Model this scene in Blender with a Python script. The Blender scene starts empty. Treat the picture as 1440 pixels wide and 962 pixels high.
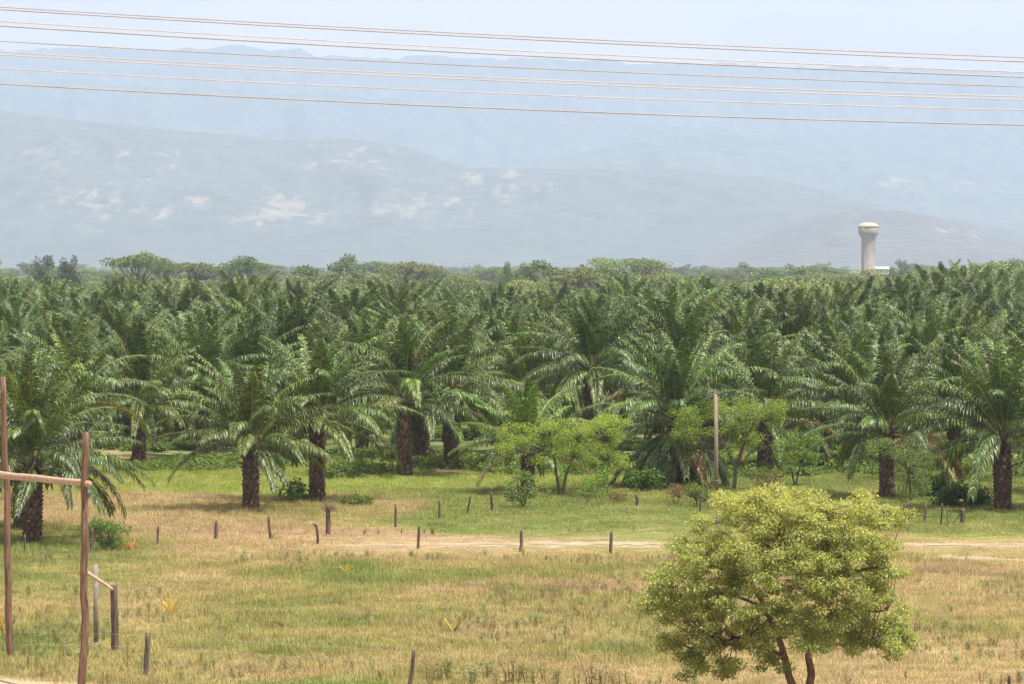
import bpy, math
import numpy as np
from mathutils import Vector, Matrix

# ------------------------------------------------------------------ camera, sky, sun, exposure
sc = bpy.context.scene
COL = sc.collection
F = 6500.0; CH = 11.0; VH = 372.0; UC, VC = 720.0, 481.0      # focal (photo px), camera height, horizon row
TILT = math.atan((VC - VH) / F)
cam_d = bpy.data.cameras.new('camera'); cam = bpy.data.objects.new('camera', cam_d); COL.objects.link(cam)
cam_d.sensor_width = 36.0; cam_d.lens = F / 1440.0 * 36.0
cam_d.clip_start = 1.0; cam_d.clip_end = 30000.0
cam.location = (0, 0, CH); cam.rotation_euler = (math.pi / 2 - TILT, 0, 0)
sc.camera = cam

SUN_EL, SUN_AZ = math.radians(68), math.radians(125)           # azimuth clockwise from +Y
world = bpy.data.worlds.new('World'); sc.world = world; world.use_nodes = True
wn = world.node_tree; wn.nodes.clear()
sky = wn.nodes.new('ShaderNodeTexSky'); sky.sky_type = 'NISHITA'; sky.sun_disc = False
sky.sun_elevation = SUN_EL; sky.sun_rotation = SUN_AZ
sky.altitude = 50; sky.air_density = 1.0; sky.dust_density = 4.0; sky.ozone_density = 1.0
bg = wn.nodes.new('ShaderNodeBackground'); bg.inputs[1].default_value = 0.12
wo = wn.nodes.new('ShaderNodeOutputWorld')
# thin bright cloud veil over the whole sky
wtc = wn.nodes.new('ShaderNodeTexCoord'); wmp = wn.nodes.new('ShaderNodeMapping'); wmp.inputs['Scale'].default_value = (9, 9, 26)
wnz = wn.nodes.new('ShaderNodeTexNoise'); wnz.inputs['Scale'].default_value = 1.6; wnz.inputs['Detail'].default_value = 5
wmr = wn.nodes.new('ShaderNodeMapRange'); wmr.inputs[1].default_value = 0.3; wmr.inputs[2].default_value = 0.7; wmr.inputs[3].default_value = 0.5; wmr.inputs[4].default_value = 0.9
wmx = wn.nodes.new('ShaderNodeMix'); wmx.data_type = 'RGBA'; wmx.inputs[7].default_value = (5.6, 4.75, 4.15, 1)
wn.links.new(wtc.outputs['Generated'], wmp.inputs[0]); wn.links.new(wmp.outputs[0], wnz.inputs['Vector']); wn.links.new(wnz.outputs['Fac'], wmr.inputs[0])
wn.links.new(wmr.outputs[0], wmx.inputs[0]); wn.links.new(sky.outputs[0], wmx.inputs[6])
wn.links.new(wmx.outputs[2], bg.inputs[0]); wn.links.new(bg.outputs[0], wo.inputs[0])

sun_d = bpy.data.lights.new('sun', 'SUN'); sun_d.energy = 4.6; sun_d.angle = math.radians(0.6)
sun_d.color = (1.0, 0.95, 0.87)
sun = bpy.data.objects.new('sun', sun_d); COL.objects.link(sun)
SV = Vector((math.sin(SUN_AZ) * math.cos(SUN_EL), math.cos(SUN_AZ) * math.cos(SUN_EL), math.sin(SUN_EL)))
sun.rotation_euler = SV.to_track_quat('Z', 'Y').to_euler(); sun.location = (0, 0, 400)

sc.view_settings.view_transform = 'Standard'; sc.view_settings.look = 'None'
sc.view_settings.gamma = 1.0; sc.view_settings.exposure = 0.86
sc.view_settings.use_curve_mapping = False
cy = sc.cycles
cy.max_bounces = 5; cy.diffuse_bounces = 2; cy.glossy_bounces = 2; cy.transmission_bounces = 4
cy.volume_bounces = 1; cy.transparent_max_bounces = 4
cy.use_denoising = True
cy.use_adaptive_sampling = True; cy.adaptive_threshold = 0.02
cy.sample_clamp_indirect = 6.0

HAZE_DENSITY = 0.000080

# ------------------------------------------------------------------ helpers
ct, st = math.cos(TILT), math.sin(TILT)
def ray(u, v):
    a, b = (u - UC) / F, -(v - VC) / F
    return Vector((a, ct + b * st, -st + b * ct))
def P(u, v, Y):
    """point on the ray of photo pixel (u, v) at distance Y along the ground"""
    d = ray(u, v); k = Y / d.y
    return Vector((d.x * k, Y, CH + d.z * k))
def hashn(ix, iy, seed):
    h = (ix.astype(np.int64) * 374761393 + iy.astype(np.int64) * 668265263 + seed * 974634777) & 0xffffffff
    h = ((h ^ (h >> 13)) * 1274126177) & 0xffffffff
    return ((h ^ (h >> 16)) & 0xffffff) / float(0xffffff)
def vnoise(x, y, seed=0):
    x = np.asarray(x, float); y = np.asarray(y, float)
    ix, iy = np.floor(x), np.floor(y); fx, fy = x - ix, y - iy
    fx = fx * fx * (3 - 2 * fx); fy = fy * fy * (3 - 2 * fy)
    a, b = hashn(ix, iy, seed), hashn(ix + 1, iy, seed)
    c, d = hashn(ix, iy + 1, seed), hashn(ix + 1, iy + 1, seed)
    return (a + (b - a) * fx) * (1 - fy) + (c + (d - c) * fx) * fy
def fbm(x, y, seed=0, octv=4, gain=0.5):
    s, a, t = 0.0, 1.0, 0.0
    for o in range(octv):
        s = s + a * vnoise(np.asarray(x) * 2 ** o, np.asarray(y) * 2 ** o, seed + o * 17); t += a; a *= gain
    return s / t
def smooth(a, b, x):
    t = np.clip((np.asarray(x, float) - a) / (b - a), 0, 1); return t * t * (3 - 2 * t)
def gz(x, y):
    """gentle lie of the land"""
    x = np.asarray(x, float); y = np.asarray(y, float)
    near = 1 - smooth(300, 420, y)
    return near * (0.10 * np.sin(x * 0.21 + y * 0.05) * np.cos(y * 0.11 + 1.0) + 0.12 * (fbm(x * 0.07, y * 0.07, 5, 3) - 0.5))
def G(u, v):
    """where the ray of photo pixel (u, v) meets the ground"""
    d = ray(u, v); k = CH / -d.z
    for _ in range(3):
        x, y = d.x * k, d.y * k
        k = (CH - float(gz(x, y))) / -d.z
    return Vector((d.x * k, d.y * k, float(gz(d.x * k, d.y * k))))

def mesh_np(name, verts, quads=None, tris=None, mats=(), cols=None, mat_idx=None, smooth_sh=False):
    verts = np.asarray(verts, np.float32)
    q = np.zeros((0, 4), np.int32) if quads is None or len(quads) == 0 else np.asarray(quads, np.int32)
    t = np.zeros((0, 3), np.int32) if tris is None or len(tris) == 0 else np.asarray(tris, np.int32)
    me = bpy.data.meshes.new(name)
    me.vertices.add(len(verts)); me.vertices.foreach_set('co', verts.ravel())
    me.loops.add(len(q) * 4 + len(t) * 3)
    me.loops.foreach_set('vertex_index', np.concatenate([q.ravel(), t.ravel()]))
    me.polygons.add(len(q) + len(t))
    ls = np.concatenate([np.arange(len(q)) * 4, len(q) * 4 + np.arange(len(t)) * 3]).astype(np.int32)
    me.polygons.foreach_set('loop_start', ls)
    if mat_idx is not None: me.polygons.foreach_set('material_index', np.asarray(mat_idx, np.int32))
    if smooth_sh: me.polygons.foreach_set('use_smooth', np.ones(len(q) + len(t), bool))
    for m in mats: me.materials.append(m)
    if cols is not None:
        c = np.ones((len(verts), 4), np.float32); c[:, :3] = cols
        at = me.attributes.new('col', 'FLOAT_COLOR', 'POINT'); at.data.foreach_set('color', c.ravel())
    me.update(calc_edges=True); me.validate()
    return me

class MB:
    """collects vertices and faces for one mesh"""
    def __init__(s): s.v, s.q, s.t, s.qm, s.tm, s.c, s.n = [], [], [], [], [], [], 0
    def add(s, v, q=None, t=None, m=0, c=None):
        v = np.asarray(v, float).reshape(-1, 3)
        if q is not None and len(q): s.q.append(np.asarray(q, int) + s.n); s.qm.append(np.full(len(q), m))
        if t is not None and len(t): s.t.append(np.asarray(t, int) + s.n); s.tm.append(np.full(len(t), m))
        cc = np.ones((len(v), 3)); 
        if c is not None: cc[:] = c
        s.v.append(v); s.c.append(cc); s.n += len(v)
    def mesh(s, name, mats, smooth_sh=False):
        z = lambda l, k: np.concatenate(l) if l else np.zeros((0, k), int)
        mi = np.concatenate([np.concatenate(s.qm) if s.qm else np.zeros(0, int), np.concatenate(s.tm) if s.tm else np.zeros(0, int)])
        return mesh_np(name, np.concatenate(s.v), z(s.q, 4), z(s.t, 3), mats, np.concatenate(s.c), mi, smooth_sh)
    def box(s, lo, hi, m=0, c=None):
        x0, y0, z0 = lo; x1, y1, z1 = hi
        v = [(x0,y0,z0),(x1,y0,z0),(x1,y1,z0),(x0,y1,z0),(x0,y0,z1),(x1,y0,z1),(x1,y1,z1),(x0,y1,z1)]
        s.add(v, [(0,3,2,1),(4,5,6,7),(0,1,5,4),(1,2,6,5),(2,3,7,6),(3,0,4,7)], m=m, c=c)
    def tube(s, pts, rad, sides=8, m=0, c=None, rough=0.0, rng=None, cap=True):
        pts = np.asarray(pts, float); n = len(pts); rad = np.broadcast_to(np.asarray(rad, float), (n,))
        T = np.gradient(pts, axis=0); T /= np.linalg.norm(T, axis=1)[:, None] + 1e-9
        ref = np.eye(3)[int(np.argmin(np.abs(T).max(0)))]
        vs = []
        an = np.arange(sides) / sides * 2 * np.pi
        prof = np.ones(sides) if rng is None else 1 + rough * (rng.random(sides) - 0.5) * 2
        for i in range(n):
            a = np.cross(T[i], ref); a /= np.linalg.norm(a); b = np.cross(T[i], a)
            pr = prof if rng is None else prof * (1 + rough * 0.5 * (rng.random(sides) - 0.5))
            vs.append(pts[i] + (np.cos(an)[:, None] * a + np.sin(an)[:, None] * b) * (rad[i] * pr)[:, None])
        v = np.concatenate(vs); q = []
        for i in range(n - 1):
            for k in range(sides):
                k2 = (k + 1) % sides
                q.append((i * sides + k, i * sides + k2, (i + 1) * sides + k2, (i + 1) * sides + k))
        t = []
        if cap:
            v = np.concatenate([v, pts[:1], pts[-1:]]); c0, c1 = n * sides, n * sides + 1
            for k in range(sides):
                k2 = (k + 1) % sides
                t += [(c0, k2, k), (c1, (n - 1) * sides + k, (n - 1) * sides + k2)]
        s.add(v, q, t, m, c)
    def lathe(s, prof, sides=32, m=0, c=None):
        prof = np.asarray(prof, float); n = len(prof); an = np.arange(sides) / sides * 2 * np.pi
        v = np.concatenate([np.stack([r * np.cos(an), r * np.sin(an), np.full(sides, z)], 1) for r, z in prof])
        q = [(i * sides + k, i * sides + (k + 1) % sides, (i + 1) * sides + (k + 1) % sides, (i + 1) * sides + k) for i in range(n - 1) for k in range(sides)]
        s.add(v, q, None, m, c)

def link(name, data, parent=None, loc=None):
    o = bpy.data.objects.new(name, data); COL.objects.link(o)
    if parent is not None: o.parent = parent
    if loc is not None: o.location = loc
    return o
def tag(o, label, cat, group=None):
    o['label'] = label; o['category'] = cat
    if group: o['group'] = group
    return o
def thing(name, label, cat, loc, group=None, rz=0.0, scale=1.0):
    o = link(name, None, loc=loc); o.rotation_euler = (0, 0, rz); o.scale = (scale,) * 3; o.empty_display_size = 0.3
    return tag(o, label, cat, group)
def struct(o): o['kind'] = 'structure'; return o

def scatter(name, pts, rz, scl, idx, sources, cols=None):
    """one object whose points carry instances of a few source meshes (for what nobody could count)"""
    n = len(pts)
    me = bpy.data.meshes.new(name); me.vertices.add(n); me.vertices.foreach_set('co', np.asarray(pts, np.float32).ravel())
    a = me.attributes.new('rot', 'FLOAT_VECTOR', 'POINT'); r = np.zeros((n, 3), np.float32); r[:, 2] = rz; a.data.foreach_set('vector', r.ravel())
    a = me.attributes.new('scl', 'FLOAT_VECTOR', 'POINT'); a.data.foreach_set('vector', np.asarray(scl, np.float32).reshape(n, 3).ravel())
    a = me.attributes.new('idx', 'INT', 'POINT'); a.data.foreach_set('value', np.asarray(idx, np.int32))
    if cols is not None:
        c = np.ones((n, 4), np.float32); c[:, :3] = cols
        a = me.attributes.new('icol', 'FLOAT_COLOR', 'POINT'); a.data.foreach_set('color', c.ravel())
    src = bpy.data.collections.new(name + '_kinds')
    for i, m in enumerate(sources): src.objects.link(bpy.data.objects.new('%s_kind_%02d' % (name, i), m))
    ng = bpy.data.node_groups.new(name + '_scatter', 'GeometryNodeTree')
    ng.interface.new_socket('Geometry', in_out='INPUT', socket_type='NodeSocketGeometry')
    ng.interface.new_socket('Geometry', in_out='OUTPUT', socket_type='NodeSocketGeometry')
    N = ng.nodes; gi, go = N.new('NodeGroupInput'), N.new('NodeGroupOutput')
    iop = N.new('GeometryNodeInstanceOnPoints'); ci = N.new('GeometryNodeCollectionInfo')
    ci.inputs['Collection'].default_value = src; ci.inputs['Separate Children'].default_value = True; ci.inputs['Reset Children'].default_value = True
    def attr(nm, dt):
        x = N.new('GeometryNodeInputNamedAttribute'); x.data_type = dt; x.inputs['Name'].default_value = nm; return x
    ar, as_, ai = attr('rot', 'FLOAT_VECTOR'), attr('scl', 'FLOAT_VECTOR'), attr('idx', 'INT')
    e2r = N.new('FunctionNodeEulerToRotation')
    L = ng.links.new
    L(gi.outputs[0], iop.inputs['Points']); L(ci.outputs[0], iop.inputs['Instance']); iop.inputs['Pick Instance'].default_value = True
    L(ai.outputs[0], iop.inputs['Instance Index']); L(ar.outputs[0], e2r.inputs[0]); L(e2r.outputs[0], iop.inputs['Rotation'])
    L(as_.outputs[0], iop.inputs['Scale']); L(iop.outputs[0], go.inputs[0])
    o = link(name, me); md = o.modifiers.new('scatter', 'NODES'); md.node_group = ng
    o['kind'] = 'stuff'
    return o

# ------------------------------------------------------------------ materials
def new_mat(name):
    m = bpy.data.materials.new(name); m.use_nodes = True; nt = m.node_tree; nt.nodes.clear()
    out = nt.nodes.new('ShaderNodeOutputMaterial'); return m, nt, out
def nd(nt, t, **kw):
    n = nt.nodes.new(t)
    for k, v in kw.items(): setattr(n, k, v)
    return n
def leaf_mat(name, base=(1, 1, 1), attr=None, attr_type='GEOMETRY', rough=0.5, spec=0.4, trans=0.3, var=0.35, tcol=(1.25, 1.2, 0.55), use_obj=False):
    """leaf: colour (constant, per vertex or per instance) with per-object variation, some light passing through"""
    m, nt, out = new_mat(name); L = nt.links.new
    if attr:
        a = nd(nt, 'ShaderNodeAttribute', attribute_name=attr, attribute_type=attr_type); csock = a.outputs['Color']
        mul0 = nd(nt, 'ShaderNodeMix', data_type='RGBA', blend_type='MULTIPLY'); mul0.inputs[0].default_value = 1
        L(csock, mul0.inputs[6]); mul0.inputs[7].default_value = (*base, 1); csock = mul0.outputs[2]
    else:
        rgb = nd(nt, 'ShaderNodeRGB'); rgb.outputs[0].default_value = (*base, 1); csock = rgb.outputs[0]
    oi = nd(nt, 'ShaderNodeObjectInfo')
    if use_obj:
        mu = nd(nt, 'ShaderNodeMix', data_type='RGBA', blend_type='MULTIPLY'); mu.inputs[0].default_value = 1
        L(csock, mu.inputs[6]); L(oi.outputs['Color'], mu.inputs[7]); csock = mu.outputs[2]
    hsv = nd(nt, 'ShaderNodeHueSaturation')
    mr = nd(nt, 'ShaderNodeMapRange'); mr.inputs[3].default_value = 1 - var; mr.inputs[4].default_value = 1 + var
    L(oi.outputs['Random'], mr.inputs[0]); L(mr.outputs[0], hsv.inputs['Value'])
    mh = nd(nt, 'ShaderNodeMapRange'); mh.inputs[3].default_value = 0.5 - var * 0.06; mh.inputs[4].default_value = 0.5 + var * 0.06
    wnz = nd(nt, 'ShaderNodeMath', operation='FRACT'); mm = nd(nt, 'ShaderNodeMath', operation='MULTIPLY'); mm.inputs[1].default_value = 7.31
    L(oi.outputs['Random'], mm.inputs[0]); L(mm.outputs[0], wnz.inputs[0]); L(wnz.outputs[0], mh.inputs[0]); L(mh.outputs[0], hsv.inputs['Hue'])
    L(csock, hsv.inputs['Color'])
    p = nd(nt, 'ShaderNodeBsdfPrincipled'); p.inputs['Roughness'].default_value = rough; p.inputs['Specular IOR Level'].default_value = spec
    L(hsv.outputs[0], p.inputs['Base Color'])
    tr = nd(nt, 'ShaderNodeBsdfTranslucent'); tm = nd(nt, 'ShaderNodeMix', data_type='RGBA', blend_type='MULTIPLY'); tm.inputs[0].default_value = 1
    L(hsv.outputs[0], tm.inputs[6]); tm.inputs[7].default_value = (*tcol, 1); L(tm.outputs[2], tr.inputs[0])
    mx = nd(nt, 'ShaderNodeMixShader'); mx.inputs[0].default_value = trans
    L(p.outputs[0], mx.inputs[1]); L(tr.outputs[0], mx.inputs[2]); L(mx.outputs[0], out.inputs[0])
    return m
def noise_mat(name, c1, c2, scale=3.0, rough=0.9, stretch=(1, 1, 1), bump=0.3, detail=6, attr=False, spec=0.3, ramp=(0.35, 0.65), var=0.0):
    m, nt, out = new_mat(name); L = nt.links.new
    tc = nd(nt, 'ShaderNodeTexCoord'); mp = nd(nt, 'ShaderNodeMapping'); mp.inputs['Scale'].default_value = stretch
    L(tc.outputs['Object'], mp.inputs[0])
    nz = nd(nt, 'ShaderNodeTexNoise'); nz.inputs['Scale'].default_value = scale; nz.inputs['Detail'].default_value = detail; nz.inputs['Roughness'].default_value = 0.65
    L(mp.outputs[0], nz.inputs['Vector'])
    cr = nd(nt, 'ShaderNodeValToRGB'); cr.color_ramp.elements[0].position = ramp[0]; cr.color_ramp.elements[1].position = ramp[1]
    cr.color_ramp.elements[0].color = (*c1, 1); cr.color_ramp.elements[1].color = (*c2, 1); L(nz.outputs['Fac'], cr.inputs[0])
    cs = cr.outputs[0]
    if attr:
        a = nd(nt, 'ShaderNodeAttribute', attribute_name='col'); mu = nd(nt, 'ShaderNodeMix', data_type='RGBA', blend_type='MULTIPLY'); mu.inputs[0].default_value = 1
        L(a.outputs['Color'], mu.inputs[6]); L(cs, mu.inputs[7]); cs = mu.outputs[2]
    if var:
        oi = nd(nt, 'ShaderNodeObjectInfo'); mr = nd(nt, 'ShaderNodeMapRange'); mr.inputs[3].default_value = 1 - var; mr.inputs[4].default_value = 1 + var
        hs = nd(nt, 'ShaderNodeHueSaturation'); L(oi.outputs['Random'], mr.inputs[0]); L(mr.outputs[0], hs.inputs['Value']); L(cs, hs.inputs['Color']); cs = hs.outputs[0]
    p = nd(nt, 'ShaderNodeBsdfPrincipled'); p.inputs['Roughness'].default_value = rough; p.inputs['Specular IOR Level'].default_value = spec
    L(cs, p.inputs['Base Color'])
    if bump:
        b = nd(nt, 'ShaderNodeBump'); b.inputs['Strength'].default_value = bump; b.inputs['Distance'].default_value = 0.05
        L(nz.outputs['Fac'], b.inputs['Height']); L(b.outputs[0], p.inputs['Normal'])
    L(p.outputs[0], out.inputs[0])
    return m

M_ground = noise_mat('ground_soil_grass', (0.75, 0.75, 0.75), (1.15, 1.12, 1.1), scale=0.9, bump=0.4, attr=True)
M_dirt = noise_mat('dirt', (0.23, 0.175, 0.12), (0.38, 0.30, 0.215), scale=0.7, bump=0.3)
M_grass = leaf_mat('grass_blade', attr='icol', attr_type='INSTANCER', rough=0.6, spec=0.25, trans=0.3, var=0.22, tcol=(1.1, 1.1, 0.7))
M_frond = leaf_mat('palm_leaflet', attr='col', base=(0.071, 0.117, 0.021), rough=0.43, spec=0.44, trans=0.14, var=0.32, use_obj=True)
M_rachis = leaf_mat('palm_rachis', base=(0.15, 0.16, 0.055), rough=0.5, spec=0.4, trans=0.0, var=0.2, use_obj=True)
M_ptrunk = noise_mat('palm_trunk', (0.04, 0.026, 0.019), (0.165, 0.108, 0.075), scale=5, bump=0.6, attr=True, var=0.2)
M_wood = noise_mat('weathered_wood', (0.045, 0.032, 0.025), (0.155, 0.115, 0.09), scale=6, stretch=(3, 3, 0.35), bump=0.6, attr=True, var=0.25)
M_redwood = noise_mat('stripped_pole', (0.065, 0.036, 0.026), (0.255, 0.15, 0.10), scale=7, stretch=(3, 3, 0.22), bump=0.8, attr=True)
M_palewood = noise_mat('pale_rail_wood', (0.26, 0.175, 0.115), (0.48, 0.36, 0.26), scale=5, stretch=(0.3, 3, 3), bump=0.4)
M_conc = noise_mat('old_concrete', (0.15, 0.125, 0.11), (0.27, 0.235, 0.21), scale=7, bump=0.4)
M_pole = noise_mat('concrete_pole', (0.16, 0.13, 0.10), (0.25, 0.205, 0.16), scale=3, stretch=(2, 2, 0.4), bump=0.2)
M_bark = noise_mat('brown_bark', (0.10, 0.055, 0.035), (0.26, 0.16, 0.11), scale=9, stretch=(2, 2, 0.5), bump=0.5)
M_bark2 = noise_mat('grey_bark', (0.06, 0.048, 0.036), (0.17, 0.14, 0.11), scale=7, stretch=(2, 2, 0.5), bump=0.5)
M_leaf = leaf_mat('tree_leaf', attr='col', rough=0.5, spec=0.35, trans=0.46, var=0.0)
M_farleaf = leaf_mat('far_tree_leaf', attr='col', rough=0.6, spec=0.25, trans=0.25, var=0.28, use_obj=True)
M_dry = leaf_mat('dry_leaf', base=(0.30, 0.20, 0.12), rough=0.7, spec=0.2, trans=0.15, var=0.2, use_obj=True)
M_tower = noise_mat('tower_concrete', (0.19, 0.155, 0.125), (0.27, 0.225, 0.185), scale=0.25, stretch=(1, 1, 0.25), bump=0.1)
M_towerroof = noise_mat('tower_roof', (0.52, 0.36, 0.22), (0.62, 0.44, 0.29), scale=0.5, bump=0.1)
M_shed = noise_mat('white_sheet', (0.40, 0.40, 0.39), (0.52, 0.51, 0.50), scale=0.6, bump=0.1)
M_wire = noise_mat('copper_wire', (0.25, 0.215, 0.205), (0.34, 0.30, 0.29), scale=2, rough=0.45, bump=0.0, spec=0.5)
M_alu = noise_mat('aluminium_wire', (0.38, 0.32, 0.30), (0.48, 0.42, 0.40), scale=2, rough=0.4, bump=0.0, spec=0.5)
M_hill = noise_mat('hill_scrub', (0.65, 0.67, 0.66), (1.32, 1.3, 1.28), scale=0.02, bump=0.0, attr=True, detail=9)

# ------------------------------------------------------------------ ground colour and grass height (patches of dry and green growth)
STRAW = np.array([0.39, 0.308, 0.162]); OLIVE = np.array([0.32, 0.29, 0.11]); GREEN = np.array([0.18, 0.23, 0.055]); TAN = np.array([0.41, 0.30, 0.19]); LUSH = np.array([0.27, 0.33, 0.06])
def uv_of(x, y):
    return UC + F * np.asarray(x) / np.asarray(y), VH + F * CH / np.asarray(y)
def ell(u, v, cu, cv, ru, rv, soft=0.5):
    d = np.sqrt(((u - cu) / ru) ** 2 + ((v - cv) / rv) ** 2); return 1 - smooth(1 - soft, 1 + soft, d)
def track_c(u):                       # row of the dirt track's centre line
    return 767 + 3.0 * np.sin(u / 160.0) * 0.5 - smooth(1150, 1440, u) * 2
def ground_props(x, y):
    u, v = uv_of(x, y)
    n1 = fbm(x * 0.10, y * 0.06, 1, 4); n2 = fbm(x * 0.35, y * 0.22, 9, 3); n3 = fbm(x * 0.05, y * 0.09, 21, 3); n4 = fbm(x * 0.6, y * 0.5, 31, 3)
    w = (n2 - 0.5) * 60
    g = 0.20 + (n1 - 0.5) * 1.1 + (n2 - 0.5) * 0.6
    vv = v + (n2 - 0.5) * 22; uu = u + (n1 - 0.5) * 160
    lush = np.maximum.reduce([smooth(706, 690, vv) * smooth(150, 230, uu) * 1.0,
        smooth(760, 748, vv) * smooth(560, 640, uu) * 0.95, ell(uu, vv, 40, 790, 170, 55) * 0.75,
        ell(uu, vv, 1380, 728, 180, 26) * 0.8, ell(uu, vv, 860, 745, 250, 26) * 0.75])
    g = g + (n4 - 0.5) * 0.45
    g = np.where(lush > 0.02, g * (1 - lush) + lush * (0.80 + (n2 - 0.5) * 0.5), g)
    g = np.maximum(g, ell(uu, vv, 460, 966, 130, 14) * 1.0)
    g = g + ell(uu, vv, 520, 815, 190, 16) * 0.35 + ell(uu, vv, 110, 905, 120, 40) * 0.25 + ell(uu, vv, 400, 870, 130, 20) * 0.2
    g = g - ell(uu, vv, 340, 740, 190, 24) * 0.35 - ell(uu, vv, 640, 785, 300, 10) * 0.25 - ell(uu, vv, 1370, 830, 120, 40) * 0.12 - ell(uu, vv, 700, 945, 300, 18) * 0.18
    g = np.clip(g, 0, 1)
    c = np.where((g < 0.4)[..., None], STRAW + (OLIVE - STRAW) * (g / 0.4)[..., None], OLIVE + (GREEN - OLIVE) * np.clip((g - 0.4) / 0.4, 0, 1)[..., None])
    tanm = smooth(0.55, 0.72, n3) * (1 - smooth(0.45, 0.6, g))
    c = c + (TAN - c) * (0.8 * tanm)[..., None]
    br = smooth(706, 690, vv) * smooth(640, 655, v) * smooth(0.45, 0.65, n3 + 0.12)
    c = c + (LUSH - c) * (0.75 * br)[..., None]
    # bare earth: the track, its verge, small scrapes, the corner by the poles
    tc = track_c(u); wid = 2.0 + 4.5 * (n4 - 0.5) + smooth(900, 400, u) * -1.5
    on = smooth(400, 520, u) * (1 - smooth(935, 985, u) * (1 - smooth(1235, 1300, u)))
    bare = on * smooth(wid + 3, wid - 2, np.abs(v - tc - (n1 - 0.5) * 6))
    bare = np.maximum(bare, ell(uu, vv, 1360, 787, 60, 3.5) * 0.9)
    bare = np.maximum(bare, smooth(953, 960, v + (n4 - 0.5) * 8 - (u - 50) * 0.06) * smooth(150, 90, u))
    verge = on * smooth(22, 8, np.abs(v - tc))
    h = 0.55 + 0.55 * n2 + 0.5 * (n1 - 0.5)
    h = h * (1 - 0.72 * verge) * (1 - bare)
    h = h * (1 - 0.45 * ell(uu, vv, 800, 745, 330, 24))
    return c, h, bare, g

# ------------------------------------------------------------------ the ground: one sheet to the mountains
def build_ground():
    xs = np.unique(np.concatenate([np.linspace(-4800, -300, 16), np.linspace(-300, -50, 20), np.arange(-50, 50.1, 0.8), np.linspace(50, 300, 20), np.linspace(300, 4800, 16)]))
    ys = np.unique(np.concatenate([np.linspace(-80, 100, 12), np.arange(100, 290, 0.8), np.linspace(290, 1000, 60), np.linspace(1000, 19000, 60)]))
    X, Y = np.meshgrid(xs, ys); nx, ny = len(xs), len(ys)
    Yc = np.maximum(Y, 60)
    c, h, bare, g = ground_props(X, Yc)
    soil = np.array([0.37, 0.29, 0.20])
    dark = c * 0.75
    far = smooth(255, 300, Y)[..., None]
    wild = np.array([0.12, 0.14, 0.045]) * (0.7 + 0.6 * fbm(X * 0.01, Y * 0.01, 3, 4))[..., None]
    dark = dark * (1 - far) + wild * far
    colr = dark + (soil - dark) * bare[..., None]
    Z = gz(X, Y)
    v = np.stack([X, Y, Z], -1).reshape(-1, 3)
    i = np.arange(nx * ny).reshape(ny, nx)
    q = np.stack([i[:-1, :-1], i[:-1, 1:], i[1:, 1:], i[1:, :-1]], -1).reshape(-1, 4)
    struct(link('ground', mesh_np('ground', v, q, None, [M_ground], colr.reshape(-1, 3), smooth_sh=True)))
build_ground()

def build_track():
    us = np.linspace(500, 985, 70); parts = [us, np.linspace(1235, 1520, 36)]
    mb = MB()
    for us in parts:
        n = len(us); rows = []
        tc = track_c(us); ed = 1.6 * (vnoise(us * 0.05, us * 0, 4) - 0.5)
        ends = np.minimum(1, np.minimum(np.arange(n), np.arange(n)[::-1] + (20 if us[-1] > 1500 else 0)) / 10.0)
        for k in np.linspace(-1, 1, 7):
            vv = tc + ed + k * (1.0 if us[0] < 1000 else 0.55) * (1.1 + 2.4 * (vnoise(us * 0.09, us * 0 + k, 7) - 0.5)) * ends
            pts = np.array([G(a, b) for a, b in zip(us, vv)]); pts[:, 2] += 0.015 - 0.006 * (abs(k) < 0.9) * math.cos(k * 6)
            rows.append(pts)
        v = np.concatenate(rows); i = np.arange(7 * n).reshape(7, n)
        q = np.stack([i[:-1, :-1], i[1:, :-1], i[1:, 1:], i[:-1, 1:]], -1).reshape(-1, 4)
        mb.add(v, q)
    struct(link('dirt_track', mb.mesh('dirt_track', [M_dirt], True)))
build_track()

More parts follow.
